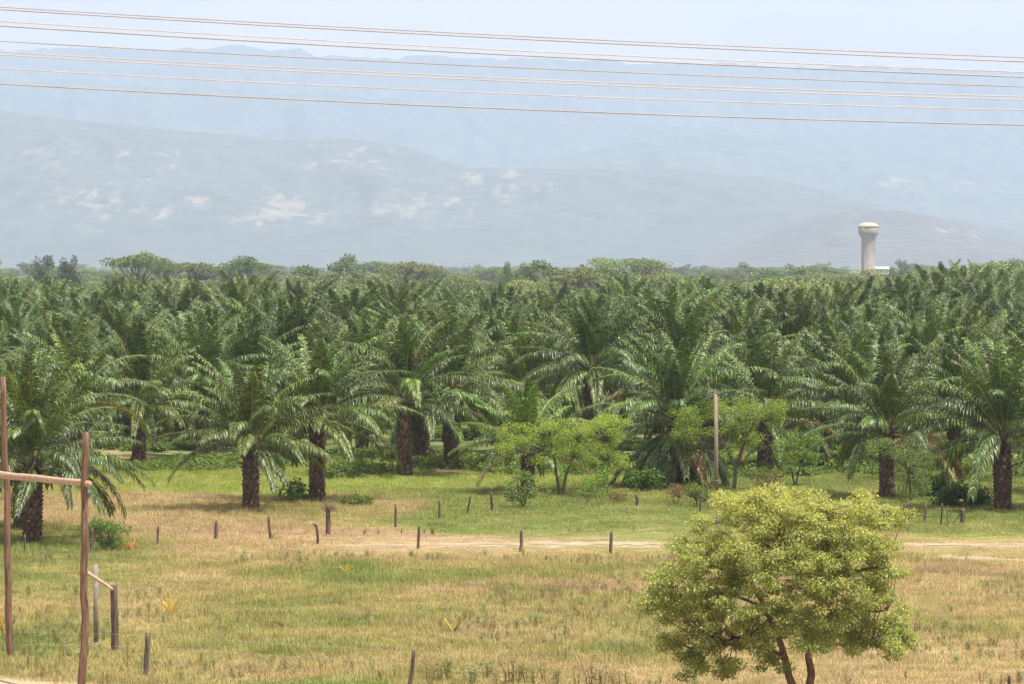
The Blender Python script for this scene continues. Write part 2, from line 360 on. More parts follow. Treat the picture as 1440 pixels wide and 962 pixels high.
# ------------------------------------------------------------------ hills and mountains
def hill(name, Dm, depth, ridge, base_c, seed, rock=None, rough=0.05, back=0.35, var=0.4):
    us = np.linspace(-300, 1740, 620); ru = [p[0] for p in ridge]; rv = [p[1] for p in ridge]
    rz = np.maximum(0.0, CH + (VH - np.interp(us, ru, rv)) * Dm / F)
    ker = np.hanning(21); ker /= ker.sum(); rz = np.convolve(np.pad(rz, 10, 'edge'), ker, 'valid')
    ts = np.concatenate([np.linspace(0, 1, 110), np.linspace(1, 1 + back, 14)[1:]])
    X = (us - UC) * Dm / F; XX, TT = np.meshgrid(X, ts)
    NX = XX / 1.5
    YY = Dm - depth * (1 - TT) + 180 * (fbm(NX * 0.004, NX * 0, seed, 2) - 0.5)
    NY = YY / 1.5
    prof = np.where(TT <= 1, smooth(0, 1, TT) * 0.55 + 0.45 * TT ** 1.3, 1 - ((TT - 1) / back) ** 1.4)
    rid = 1 - np.abs(2 * fbm(NX * 0.0045 + TT * 0.6, NY * 0.0016, seed + 3, 4) - 1)
    fine = fbm(NX * 0.02, NY * 0.012, seed + 8, 4) - 0.5
    H = rz[None, :] * np.clip(prof, 0, None)
    H = H * (1 + (rid - 0.8) * 0.5 * np.clip(TT * (1 - TT) * 4, 0, 1) * (TT <= 1)) + fine * rough * rz.mean() * np.clip(TT * 3, 0, 1)
    H = np.where(TT < 0.02, -2.0, np.maximum(H, -2.0))
    H[-1] = -2.0
    vgt = (0.6 + 0.8 * fbm(NX * 0.012, NY * 0.01, seed + 11, 5))[..., None]
    c = np.array(base_c) * (1 - var + var * 1.3 * vgt)
    if rock is not None:
        UU = UC + F * XX / YY; VV = VH - F * (H - CH) / YY
        m = np.zeros_like(UU); NH = H / 1.5
        for cu, cv, r1, r2, s in rock: m = np.maximum(m, s * ell(UU, VV, cu, cv, r1, r2, 0.7))
        n = 0.42 * fbm(NX * 0.018, NH * 0.024 + NY * 0.003, seed + 40, 3) + 0.58 * fbm(NX * 0.085, NH * 0.10 + NY * 0.008, seed + 43, 3, 0.75)
        mk = np.clip(0.85 * smooth(0.63 - 0.15 * m, 0.76 - 0.15 * m, n) * (m > 0.03), 0, 1)[..., None]
        c = c * (1 - mk) + np.array([0.185, 0.165, 0.13]) * mk
    v = np.stack([XX, YY, H], -1).reshape(-1, 3); ny, nx = XX.shape; i = np.arange(nx * ny).reshape(ny, nx)
    q = np.stack([i[:-1, :-1], i[:-1, 1:], i[1:, 1:], i[1:, :-1]], -1).reshape(-1, 4)
    return struct(link(name, mesh_np(name, v, q, None, [M_hill], c.reshape(-1, 3), smooth_sh=True)))

SCRUB = (0.056, 0.063, 0.054)
hill('foothill', 8700, 1300, [(-500, 385), (940, 385), (1060, 338), (1100, 318), (1150, 303), (1200, 297), (1260, 295), (1310, 304), (1360, 318), (1420, 342), (1500, 352), (1940, 350)], (0.07, 0.065, 0.06), 11,
     rock=[(1110, 338, 25, 12, 0.8), (1330, 330, 70, 18, 0.4)])
hill('near_hill', 11100, 2400, [(-500, 130), (0, 155), (60, 165), (180, 178), (330, 190), (400, 196), (470, 197), (550, 200), (600, 216), (650, 236), (720, 238), (840, 238), (960, 240), (1060, 247), (1140, 264), (1220, 285), (1300, 302), (1400, 322), (1500, 335), (1940, 350)], SCRUB, 23,
     rock=[(500, 222, 60, 22, 1.0), (560, 285, 70, 26, 0.95), (390, 295, 60, 22, 1.0), (450, 308, 30, 12, 1.1), (260, 295, 40, 16, 0.9), (180, 225, 60, 20, 0.5), (60, 260, 120, 40, 0.4), (690, 265, 60, 30, 0.5), (120, 300, 60, 20, 0.45)], rough=0.045)
hill('right_hill', 13200, 2200, [(-500, 330), (500, 290), (760, 225), (900, 195), (1000, 187), (1060, 194), (1120, 204), (1180, 212), (1240, 220), (1300, 236), (1370, 258), (1440, 275), (1940, 320)], (0.06, 0.075, 0.06), 37,
     rock=[(1330, 255, 70, 15, 0.25)])
hill('middle_ridge', 15300, 1900, [(-500, 105), (0, 116), (100, 113), (200, 118), (300, 124), (380, 132), (450, 130), (540, 138), (620, 150), (700, 150), (800, 160), (920, 172), (1040, 182), (1160, 190), (1250, 182), (1340, 176), (1440, 180), (1940, 150)], (0.055, 0.065, 0.055), 51)
hill('far_mountain', 18000, 1800, [(-500, 72), (0, 70), (120, 66), (220, 70), (280, 68), (330, 63), (390, 68), (450, 76), (500, 82), (545, 86), (590, 78), (620, 82), (660, 78), (720, 86), (800, 82), (900, 90), (1000, 88), (1100, 96), (1200, 93), (1320, 97), (1440, 100), (1940, 96)], (0.05, 0.06, 0.055), 67)

# ------------------------------------------------------------------ oil palms
def frond_mesh(th0, th1, L, seed, nl=70, young=0.0):
    r = np.random.default_rng(seed); mb = MB(); n = 15
    s = np.linspace(0, 1, n); th = np.radians(th0 + (th1 - th0) * s ** 1.25)
    side = r.normal(0, 0.10)
    d = np.stack([np.sin(th), side * s ** 1.5, np.cos(th)], 1); d /= np.linalg.norm(d, axis=1)[:, None]
    p = np.zeros((n, 3)); p[1:] = np.cumsum((d[1:] + d[:-1]) * 0.5, 0) * L / (n - 1)
    mb.tube(p, 0.052 * (1 - s) ** 0.8 + 0.008, 4, 1, cap=False)
    ss = np.linspace(0.15, 0.995, nl)
    for sg in (-1, 1):
        for k, x in enumerate(ss + r.normal(0, 0.004, nl)):
            x = min(max(x, 0.12), 0.999); f = x * (n - 1); i = min(int(f), n - 2); a = f - i
            o = p[i] * (1 - a) + p[i + 1] * a; T = d[i] * (1 - a) + d[i + 1] * a; T /= np.linalg.norm(T)
            B = np.cross(T, [0, 1.0, 0]); N = B if B[2] > 0 or th0 > 120 else -B       # upper side of the rachis
            B = np.array([0, sg * 1.0, 0]); B = B - T * B.dot(T); B /= np.linalg.norm(B)
            pr = min(1, 0.42 + 2.4 * (x - 0.12)) * (1 - 0.62 * max(0, x - 0.5) / 0.5)
            l = (0.92 - 0.1 * young) * pr * r.uniform(0.85, 1.12)
            e = (0.02, 0.42, 0.75)[k % 3] + r.normal(0, 0.13)
            d0 = B * 1.0 + T * (0.55 + 0.75 * x) + N * e; d0 /= np.linalg.norm(d0)
            dr = r.uniform(1.1, 2.2) * (1 - 0.25 * young)
            d1 = d0 + np.array([0, 0, -dr * 0.55]); d1 /= np.linalg.norm(d1)
            d2 = d0 + np.array([0, 0, -dr * 1.9]); d2 /= np.linalg.norm(d2)
            W = np.cross(d1, N + r.normal(0, 0.2, 3)); W /= np.linalg.norm(W) + 1e-6; w = 0.024 * r.uniform(0.8, 1.2)
            m = o + d0 * l * 0.3; m2 = m + d1 * l * 0.35; t = m2 + d2 * l * 0.35
            mb.add([o - W * w * .6, o + W * w * .6, m2 - W * w, m2 + W * w, m - W * w, m + W * w, t], [(0, 1, 5, 4), (4, 5, 3, 2)], [(2, 3, 6)], 0, r.choice([0.5, 0.75, 1.0, 1.3, 1.8], p=[.2, .25, .25, .2, .1]) * r.uniform(0.85, 1.15) * np.array([r.uniform(0.9, 1.15), 1, r.uniform(0.85, 1.15)]))
    return mb
CLASSES = [(5, 26, 3.9), (17, 58, 4.7), (32, 92, 5.0), (50, 116, 5.0), (64, 130, 5.0), (80, 150, 4.8), (118, 176, 4.2)]
FR = [[frond_mesh(a, b + dv, L * lv, 100 + i * 10 + k, young=max(0, 1 - i / 5)) for k, (dv, lv) in enumerate(((0, 1), (-14, 0.94), (12, 1.05)))] for i, (a, b, L) in enumerate(CLASSES)]
FRM = [[m.mesh('frond', [M_frond, M_rachis]) for m in r] for r in FR]
FRLOW = [frond_mesh(a, b, L, 300 + i, nl=40, young=max(0, 1 - i / 5)) for i, (a, b, L) in enumerate(CLASSES)]

def trunk_mb(h, seed, rb=0.42, rt=0.36):
    r = np.random.default_rng(seed); mb = MB(); z = np.linspace(-0.1, h, 8)
    rad = np.interp(z, [-0.1, 0.25, h], [rb * 1.12, rb * 0.9, rt])
    mb.tube(np.stack([0.03 * np.sin(z * 2 + seed), 0 * z, z], 1), rad, 12, 0, (0.8, 0.8, 0.8), 0.06, r)
    k = 0
    for zz in np.arange(0.05, h + 0.15, 0.17):
        for j in range(9):
            a = (j + 0.5 * (k % 2)) / 9 * 2 * np.pi + r.normal(0, 0.05); rr = np.interp(zz, [0, 0.3, h], [rb * 0.98, rb * 0.84, rt * 0.93])
            o = r.uniform(0.07, 0.16) * (0.7 + 0.5 * zz / h); ca, sa = math.cos(a), math.sin(a); tn = np.array([-sa, ca, 0]); rd = np.array([ca, sa, 0])
            b = rd * rr + np.array([0, 0, zz]); up = np.array([0, 0, 0.24])
            tip = rd * (rr + o) + np.array([0, 0, zz + 0.20]); w = 0.085
            mb.add([b - tn * w, b + tn * w, b + up - tn * w * .6, b + up + tn * w * .6, tip - tn * w * .6, tip + tn * w * .6],
                   [(0, 1, 5, 4), (4, 5, 3, 2)], [(0, 4, 2), (1, 3, 5)], 0, r.uniform(0.55, 1.45))
        k += 1
    return mb
TH = [1.2, 1.8, 2.6, 3.3, 4.1, 5.0]
TRM = [trunk_mb(h, 40 + i) for i, h in enumerate(TH)]
TRMM = [m.mesh('trunk', [M_ptrunk]) for m in TRM]

def crown_layout(rng, n=44, lean=0.0):
    """(age class, variant, azimuth, radial offset, height offset, scale) of each frond, youngest first"""
    out = []; a0 = rng.uniform(0, 6.28)
    for i in range(n):
        age = (i / (n - 1)) ** 0.9; k = min(5, max(0, int(age * 6 + rng.normal(0, 0.3))))
        out.append((k, int(rng.integers(3)), a0 + i * 2.3998 + rng.normal(0, 0.12), 0.05 + 0.24 * age, 0.40 - 0.70 * age, rng.uniform(0.88, 1.1)))
    return out
def joined_palm(rng, th, src, n=38, with_trunk=True, trunk=None):
    mb = MB()
    if with_trunk and trunk is not None:
        for v, c in zip(trunk.v, trunk.c): pass
        off = 0; V = np.concatenate(trunk.v); C = np.concatenate(trunk.c)
        mb.add(V, np.concatenate(trunk.q), np.concatenate(trunk.t), 2, C)
    for k, vr, az, ro, dz, s in crown_layout(rng, n):
        f = src[k] if not isinstance(src[k], list) else src[k][vr]
        V = np.concatenate(f.v) * s; c, sn = math.cos(az), math.sin(az)
        V = V @ np.array(Matrix.Rotation(rng.normal(0, 0.09), 3, 'Y') @ Matrix.Rotation(rng.normal(0, 0.12), 3, 'X')).T
        V = np.stack([V[:, 0] * c - V[:, 1] * sn + ro * c, V[:, 0] * sn + V[:, 1] * c + ro * sn, V[:, 2] + dz + th], 1)
        q = np.concatenate(f.q); qm = np.concatenate(f.qm); t = np.concatenate(f.t)
        base = mb.n
        mb.add(V, q[qm == 0], t, 0, np.concatenate(f.c) * rng.normal(1, 0.14)); mb.q.append(q[qm == 1] + base); mb.qm.append(np.full((qm == 1).sum(), 1))
    return mb
rngp = np.random.default_rng(77)
CROWN = [joined_palm(rngp, 0.0, FR, 42, False).mesh('crown', [M_frond, M_rachis]) for _ in range(7)]
FARPALM = [joined_palm(rngp, TH[3 + i % 2], FRLOW, 40, True, TRM[3 + i % 2]).mesh('far_palm', [M_frond, M_rachis, M_ptrunk]) for i in range(6)]

def palm_parts(root, rng, ti, color, n=40, skirt=0, dry=0):
    o = link('trunk', TRMM[ti], root); th = TH[ti]
    lay = crown_layout(rng, n)
    for j in range(skirt): lay.append((6 if skirt > 5 else 5, int(rng.integers(3)), rng.uniform(0, 6.28), 0.36, -0.45 - 0.25 * rng.random(), rng.uniform(0.85, 1.0)))
    for j, (k, vr, az, ro, dz, s) in enumerate(lay):
        f = link('frond', FRM[k][vr], root); f.location = (ro * math.cos(az), ro * math.sin(az), th + dz)
        f.rotation_euler = (rng.normal(0, 0.12), rng.normal(0, 0.07), az); f.scale = (s, s, s)
        y = rng.normal(1.0, 0.16); c = [color[0] * y, color[1] * y, color[2] * y]
        if k == 5 and rng.random() < 0.12: c = [c[0] * 1.7, c[1] * 1.25, c[2] * 1.1]
        if j >= len(lay) - dry: c = [2.7, 1.35, 2.6]
        f.color = (*c, 1)

N_ = (1, 1, 1)
# (u, v of the trunk's foot, trunk kind, scale, fronds, skirt, dry fronds, tint, label)
FRONT = [
 (46, 763, 3, 0.95, 42, 2, 0, N_, 'oil palm behind the tall timber gate, front trunk of the pair'),
 (33, 745, 3, 0.95, 38, 1, 0, (0.95, 0.97, 1), 'oil palm just behind the front palm of the pair beside the timber gate'),
 (353, 717, 3, 0.92, 42, 1, 0, (1.12, 1.05, 1.05), 'squat oil palm standing alone on the grass in its own dark shadow'),
 (446, 705, 4, 0.94, 42, 1, 0, (1.0, 1.0, 1), 'oil palm with long drooping fronds beside the squat lone palm'),
 (569, 669, 4, 0.97, 40, 2, 0, N_, 'tall oil palm with reddish trunk at the edge beyond the forked fence post'),
 (635, 661, 4, 1.04, 40, 0, 0, N_, 'oil palm with a long bare dark trunk showing between its neighbours'),
 (742, 692, 2, 0.80, 34, 0, 2, (1.35, 1.45, 0.9), 'younger bright green oil palm rising behind the feathery saplings'),
 (832, 648, 5, 1.02, 40, 2, 0, (0.85, 0.88, 0.95), 'dark oil palm with a spreading crown behind the feathery saplings'),
 (952, 685, 3, 1.0, 40, 18, 2, (1.0, 1.0, 1), 'oil palm skirted to the ground with hanging fronds beside the slender pole'),
 (1076, 664, 3, 1.0, 38, 2, 2, N_, 'oil palm with a thick dark trunk behind the wide feathery tree'),
 (1196, 656, 3, 1.0, 40, 3, 2, N_, 'oil palm with a thick stump-like trunk and withered lower fronds'),
 (1248, 700, 3, 0.95, 38, 2, 3, (1.05, 1.02, 1), 'oil palm with a dark trunk half hidden by a pale sapling'),
 (1410, 717, 3, 1.0, 44, 3, 0, (1.08, 1.06, 1.05), 'big oil palm with long combed fronds beside the wired fence posts'),
 (594, 648, 3, 1.0, 38, 2, 0, N_, 'oil palm seen between the red trunked palm and the bare trunked palm'),
]
rngf = np.random.default_rng(5)
pos = []
for (u, v, ti, s, n, sk, dr, colr, lab) in FRONT:
    g = G(u, v); pos.append((g.x, g.y))
    root = thing('oil_palm', lab, 'palm', g, 'oil palms along the front edge of the plantation', rngf.uniform(0, 6.28), s)
    palm_parts(root, rngf, ti, colr, n, sk, dr)
EXTRA = [(-45, 705), (105, 668), (195, 652), (-20, 680), (1342, 676), (1480, 695), (1290, 655), (880, 655), (1010, 662), (1130, 650), (260, 655), (330, 652), (700, 654), (500, 652)]
cand = []
for u, v in EXTRA:
    g = G(u, v); cand.append((g.x, g.y))
a = math.radians(17); sp = 10.2
for i in range(-160, 160):
    for j in range(-20, 160):
        x0 = i * sp + (j % 2) * sp / 2; y0 = 200 + j * sp * 0.866
        x = x0 * math.cos(a) - (y0 - 500) * math.sin(a); y = 500 + x0 * math.sin(a) + (y0 - 500) * math.cos(a)
        x += rngf.normal(0, 0.6); y += rngf.normal(0, 0.6)
        lim = 505 + 25 * math.sin(x * 0.09) + 0.5 * max(0, x)
        if y < 262 or y > lim: continue
        u = UC + F * x / y
        if -110 < u < 1550 and rngf.random() > 0.03: cand.append((x, y))
allp = list(pos); keep = []
for x, y in cand:
    if all((x - a_) ** 2 + (y - b_) ** 2 > 6.8 ** 2 for a_, b_ in allp[-400:] + allp[:30]):
        allp.append((x, y)); keep.append((x, y))
keep.sort(key=lambda p: p[1])
def palm_size(x, y):
    u = UC + F * x / y
    s = 0.96 + 0.12 * float(smooth(270, 430, y)) + 0.24 * (float(fbm(x * 0.03, y * 0.03, 61, 2)) - 0.5)
    s += 0.20 * math.exp(-((u - 1350) / 70) ** 2) * (y > 400) + 0.10 * math.exp(-((u - 545) / 50) ** 2) * (y > 350) + 0.05 * math.exp(-((u - 300) / 50) ** 2)
    return s
inview = [p for p in keep if -30 < UC + F * p[0] / p[1] < 1470]
LAB_ROW = 'oil palm in the crowded rows behind the front edge, fronds overlapping its neighbours'
GRP_ROW = 'oil palms in the rows of the plantation'
NIND = 286
ind = inview[:NIND]; inds = set(ind); rest = [p for p in keep if p not in inds]
SHORT = ['the pair of palms by the timber gate', None, 'the squat lone palm', 'the palm with long drooping fronds', 'the red trunked palm', 'the palm with a long bare trunk', 'the younger bright green palm', 'the dark spreading palm', 'the skirted palm', 'the thick trunked palm', 'the palm with withered lower fronds', 'the palm half hidden by a sapling', 'the big palm with combed fronds', None]
OWN = {}
for (fx, fy), sh in zip(pos, SHORT):
    if sh is None: continue
    cnd = [(abs(x / y - fx / fy) * 300 + 0.15 * (y - fy), i) for i, (x, y) in enumerate(ind) if y > fy + 3 and i not in OWN]
    OWN[min(cnd)[1]] = 'second row oil palm standing next behind ' + sh
for k, (x, y) in enumerate(ind):
    s = palm_size(x, y) * rngf.uniform(0.88, 1.10); ti = int(rngf.choice([3, 3, 4, 4] if y < 330 else [3, 4, 4])); z = float(gz(x, y))
    root = thing('oil_palm', OWN.get(k, LAB_ROW), 'palm', (x, y, z), GRP_ROW, rngf.uniform(0, 6.28), s)
    tv = rngf.normal(1, 0.10); col = (tv * rngf.uniform(0.93, 1.10), tv, tv * rngf.uniform(0.9, 1.05))
    if k < 75:
        palm_parts(root, rngf, ti, col, 43, 1, int(rngf.integers(0, 3) * (rngf.random() < 0.55)))
    else:
        link('trunk', TRMM[ti], root)
        c = link('crown', CROWN[int(rngf.integers(len(CROWN)))], root); c.location = (0, 0, TH[ti]); c.rotation_euler = (0, 0, rngf.uniform(0, 6.28)); c.color = (*col, 1)
pts = np.array([(x, y, float(gz(x, y))) for x, y in rest]); nr = len(pts)
ssz = np.array([palm_size(x, y) for x, y in rest]) * rngf.uniform(0.86, 1.14, nr)
fp = scatter('far_oil_palms', pts, rngf.uniform(0, 6.28, nr), np.repeat(ssz[:, None], 3, 1), rngf.integers(0, len(FARPALM), nr), FARPALM)
tag(fp, 'distant mass of oil palm crowns filling the plantation back to the tree line', 'palms')

# ------------------------------------------------------------------ broadleaf trees, saplings and shrubs
def leaf_cloud(mb, rng, cen, rad, n, ln, wd, colf, m=0, shell=0.55, droop=0.5, up=0.6):
    """n diamond leaves through an ellipsoid clump; colf(points) gives their colours"""
    d = rng.normal(size=(n, 3)); d /= np.linalg.norm(d, axis=1)[:, None]
    r = shell + (1 - shell) * rng.random(n) ** 0.6
    p = np.asarray(cen) + d * r[:, None] * np.asarray(rad)
    ax = d * 0.7 + rng.normal(0, 0.6, (n, 3)); ax[:, 2] -= droop; ax /= np.linalg.norm(ax, axis=1)[:, None]
    nr = d * 0.6 + rng.normal(0, 0.45, (n, 3)); nr[:, 2] += up
    w = np.cross(ax, nr); w /= np.linalg.norm(w, axis=1)[:, None] + 1e-9; nn = np.cross(w, ax)
    l = ln * rng.uniform(0.7, 1.25, n)[:, None]; wv = w * (wd * rng.uniform(0.8, 1.2, n))[:, None]
    c = colf(p)
    V = np.stack([p, p + ax * l * .5 + wv * .5 + nn * l * .10, p + ax * l, p + ax * l * .5 - wv * .5 + nn * l * .10], 1).reshape(-1, 3)
    b = np.arange(n)[:, None] * 4
    mb.add(V, None, np.concatenate([b + [0, 1, 2], b + [0, 2, 3]]), m, np.repeat(c, 4, 0))
def limb(mb, rng, a, b, r0, r1, n=6, bend=0.12, sides=6, m=0, sag=0.0):
    a, b = np.asarray(a, float), np.asarray(b, float); t = np.linspace(0, 1, n)
    L = np.linalg.norm(b - a); off = rng.normal(0, bend * L, 3)
    p = a + (b - a) * t[:, None] + off * (np.sin(t * np.pi) * 0.6)[:, None]
    p[:, 2] += sag * L * np.sin(t * np.pi); p[1:-1] += rng.normal(0, 0.012 * L, (n - 2, 3))
    mb.tube(p, r0 + (r1 - r0) * t ** 0.8, sides, m, rng=rng, rough=0.08); return p

def pal(rng, cols, wts=None):
    cols = np.array(cols, float)
    def f(p):
        k = rng.choice(len(cols), len(p), p=wts); return cols[k] * rng.uniform(0.75, 1.25, (len(p), 1))
    return f

def build_tree(name, label, cat, foot, stems, clumps, ln, wd, nleaf, colf, bark, rng, group=None, r_stem=0.06, flat=0.6, dfrac=0.8, crown_name='crown', shell=0.4, droop=0.4, trunk_name='trunk', fork=None):
    """foot, stems and clump centres in photo pixels, at the distance where the foot meets the ground"""
    g = G(*foot); Y = g.y; k = Y / F
    root = thing(name, label, cat, g, group)
    def loc(u, v, dy=0.0):
        q = P(u, v, Y); return np.array([q.x - g.x, dy, q.z - g.z])
    tm, cm = MB(), MB(); tips = []
    for st in stems:                             # each stem a list of pixel points, from the foot up
        p = np.array([loc(u, v, 0.15 * i * rng.normal()) for i, (u, v) in enumerate(st)]); p[0, 2] = -0.08 if abs(p[0, 2]) < 0.4 else p[0, 2]
        tt = np.linspace(0, len(p) - 1, 10); pp = np.stack([np.interp(tt, np.arange(len(p)), p[:, j]) for j in range(3)], 1)
        tm.tube(pp, np.linspace(r_stem, r_stem * 0.55, 10), 8, rng=rng, rough=0.1); tips.append((pp[-1], pp[6]))
    for (u, v, ru, rv) in clumps:
        dy = rng.uniform(-1, 1) * dfrac * max(c[2] for c in clumps) * k * 2.0
        c = loc(u, v, dy); R = np.array([ru * k, ru * k * 0.9, max(rv * k, 0.12)])
        t = min(tips, key=lambda q: np.linalg.norm(q[0] - c)); s0 = t[0] if c[2] > t[0][2] else t[1]
        limb(tm, rng, s0, c - [0, 0, R[2] * 0.4], r_stem * 0.4, 0.012, 6, 0.08, 5)
        n = int(nleaf * ru * rv)
        leaf_cloud(cm, rng, c, R, n, ln, wd, colf, shell=shell, droop=droop)
    link(trunk_name, tm.mesh(trunk_name, [bark], True), root)
    link(crown_name, cm.mesh(crown_name, [M_leaf]), root)
    return root

# the big broad tree standing close, crown spreading over the foreground
def near_tree():
    r = np.random.default_rng(31); g = G(1122, 1003); Y = g.y; k = Y / F
    root = thing('broad_tree', 'wide bushy tree with yellow green leaves and two brown stems rising from the dry grass', 'tree', g)
    def loc(u, v, dy=0.0):
        q = P(u, v, Y); return np.array([q.x - g.x, dy, q.z - g.z])
    tm, cm = MB(), MB()
    A = np.array([loc(1127, 1006), loc(1122, 985), loc(1110, 950, -.1), loc(1098, 905, -.15), loc(1078, 860, -.1), loc(1055, 815, 0)])
    B = np.array([loc(1130, 1006), loc(1139, 985), loc(1141, 950, .1), loc(1138, 915, .15), loc(1150, 870, .2), loc(1165, 820, .3)])
    forks = []
    for S in (A, B):
        tt = np.linspace(0, 5, 16); pp = np.stack([np.interp(tt, np.arange(6), S[:, j]) for j in range(3)], 1)
        pp[1:] += r.normal(0, 0.012, (15, 3)); pp[0, 2] = -0.1
        tm.tube(pp, np.linspace(0.125, 0.055, 16), 10, rng=r, rough=0.08); forks += [pp[8], pp[10], pp[12], pp[15]]
    # main limbs then clumps
    ends = []
    for u, v, dy in [(950, 850, 0.3), (985, 790, -0.8), (1010, 740, 0.9), (1060, 715, -0.4), (1110, 705, 0.7), (1160, 715, -0.8), (1215, 735, 0.3), (1240, 790, -0.9), (1250, 860, 0.5), (1225, 900, -0.6), (1010, 900, -0.9), (1040, 800, 1.6), (1150, 800, -1.7), (1090, 770, -1.6), (1190, 830, 1.6), (975, 915, 0.4), (1100, 760, 1.8)]:
        e = loc(u, v, dy); f = min(forks, key=lambda q: np.linalg.norm(q - e) + (3.0 if q[2] > e[2] + 0.2 else 0))
        p = limb(tm, r, f, e, 0.05, 0.022, 9, 0.10, 7, sag=0.06); ends += [p[4], p[6], p[8]]
    ends = np.array(ends)
    out = [(1060, 690), (1015, 706), (985, 735), (960, 765), (935, 800), (917, 838), (905, 845), (935, 905), (975, 940), (1020, 945), (1080, 935), (1190, 900), (1210, 905), (1285, 905), (1255, 905), (1272, 880), (1250, 850), (1262, 800), (1240, 760), (1265, 718), (1225, 706), (1180, 712), (1140, 700), (1100, 690)]
    poly = [(1012, 728), (1045, 698), (1075, 688), (1120, 698), (1150, 703), (1185, 708), (1215, 718), (1256, 708), (1262, 718), (1245, 745), (1236, 772), (1255, 802), (1240, 830), (1258, 852), (1262, 880), (1276, 902), (1258, 912), (1225, 902), (1190, 898), (1165, 922), (1120, 912), (1090, 932), (1040, 944), (990, 938), (958, 922), (938, 903), (960, 875), (945, 858), (908, 848), (918, 836), (942, 815), (950, 790), (970, 764), (998, 750)]
    def inside(x, y):
        c = False
        for (x1, y1), (x2, y2) in zip(poly, poly[1:] + poly[:1]):
            if (y1 > y) != (y2 > y) and x < (x2 - x1) * (y - y1) / (y2 - y1) + x1: c = not c
        return c
    cl = []
    for i in range(450):
        while True:
            u, v = r.uniform(905, 1285), r.uniform(682, 950)
            from_c = math.hypot((u - 1092) / 205, (v - 815) / 150)
            if inside(u, v) and not (v > 905 and (1075 < u < 1165 or r.random() < 0.75)): break
        dmax = 3.0 * math.sqrt(max(0.05, 1 - min(1, from_c) ** 2)); sgn = r.choice([-1, -1, 1])
        cl.append((u, v, sgn * dmax * r.uniform(0.25, 1.0), r.uniform(12, 20)))
    for u, v in out:
        for _ in range(4): cl.append((u + 0.04 * (1092 - u) + r.normal(0, 9), v + 0.04 * (815 - v) + r.normal(0, 7), r.normal(0, 0.9), r.uniform(13, 21)))
    for u0, v0, u1, v1, n in [(1140, 705, 1195, 775, 26), (918, 800, 975, 870, 20), (960, 880, 1040, 930, 10), (1235, 860, 1275, 900, 6), (1020, 700, 1060, 730, 6)]:
        for _ in range(n): cl.append((r.uniform(u0, u1), r.uniform(v0, v1), r.uniform(-1.6, 0.6), r.uniform(12, 18)))
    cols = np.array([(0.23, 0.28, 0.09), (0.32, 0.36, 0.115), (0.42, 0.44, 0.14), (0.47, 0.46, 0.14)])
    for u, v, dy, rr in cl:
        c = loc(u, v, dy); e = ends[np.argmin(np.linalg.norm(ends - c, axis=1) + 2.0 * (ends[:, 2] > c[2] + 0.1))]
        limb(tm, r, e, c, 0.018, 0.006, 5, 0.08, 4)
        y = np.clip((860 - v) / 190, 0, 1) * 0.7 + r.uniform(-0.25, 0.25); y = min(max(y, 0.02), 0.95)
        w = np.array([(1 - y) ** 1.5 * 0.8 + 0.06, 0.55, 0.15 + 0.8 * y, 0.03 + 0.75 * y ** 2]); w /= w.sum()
        R = np.array([rr * k, rr * k, rr * k * 0.5])
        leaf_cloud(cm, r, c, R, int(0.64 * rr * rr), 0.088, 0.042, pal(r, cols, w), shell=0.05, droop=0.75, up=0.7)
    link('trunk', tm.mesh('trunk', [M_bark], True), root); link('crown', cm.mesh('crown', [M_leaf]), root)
near_tree()

rt = np.random.default_rng(9)
FEATH = [(0.27, 0.37, 0.06), (0.37, 0.47, 0.085), (0.18, 0.26, 0.05)]
def clump_list(rng, boxes, r=(9, 15), rv=0.45):
    out = []
    for u0, v0, u1, v1, n in boxes:
        for _ in range(n):
            q = rng.uniform(*r); out.append((rng.uniform(u0, u1), rng.uniform(v0, v1), q, q * rv))
    return out
build_tree('feathery_tree', 'slender feathery leaved tree with a spreading flat crown in front of the bright young palm', 'tree', (787, 698),
           [[(787, 698), (783, 670), (779, 640), (774, 615)], [(790, 698), (796, 668), (806, 640), (812, 615)]],
           clump_list(rt, [(705, 596, 780, 632, 26), (755, 590, 838, 625, 30), (700, 608, 735, 640, 10), (790, 620, 830, 660, 14), (745, 630, 790, 650, 6)]), 0.11, 0.034, 2.0, pal(rt, FEATH), M_bark2, rt, r_stem=0.075, group='feathery leaved trees before the palms')
build_tree('feathery_tree', 'small feathery leaved tree with one thin straight stem beside its wider twin', 'tree', (855, 700),
           [[(855, 700), (854, 675), (856, 650), (850, 620)]],
           clump_list(rt, [(822, 592, 884, 640, 34), (840, 585, 870, 600, 8), (862, 640, 884, 655, 5)]), 0.11, 0.034, 2.0, pal(rt, FEATH), M_bark2, rt, r_stem=0.06, group='feathery leaved trees before the palms')
build_tree('feathery_tree', 'wide feathery leaved tree with forked pale stems behind the slender pole', 'tree', (1032, 690),
           [[(1032, 690), (1034, 660), (1022, 630), (1005, 600)], [(1032, 690), (1036, 655), (1046, 625), (1062, 590)]],
           clump_list(rt, [(950, 572, 1005, 625, 34), (990, 560, 1055, 612, 30), (1040, 566, 1098, 596, 24), (945, 600, 990, 636, 14), (1020, 600, 1065, 630, 12)], r=(10, 17)), 0.11, 0.036, 1.9, pal(rt, [(0.21, 0.30, 0.05), (0.29, 0.38, 0.07), (0.15, 0.22, 0.04)]), M_bark2, rt, r_stem=0.09, group='feathery leaved trees before the palms')
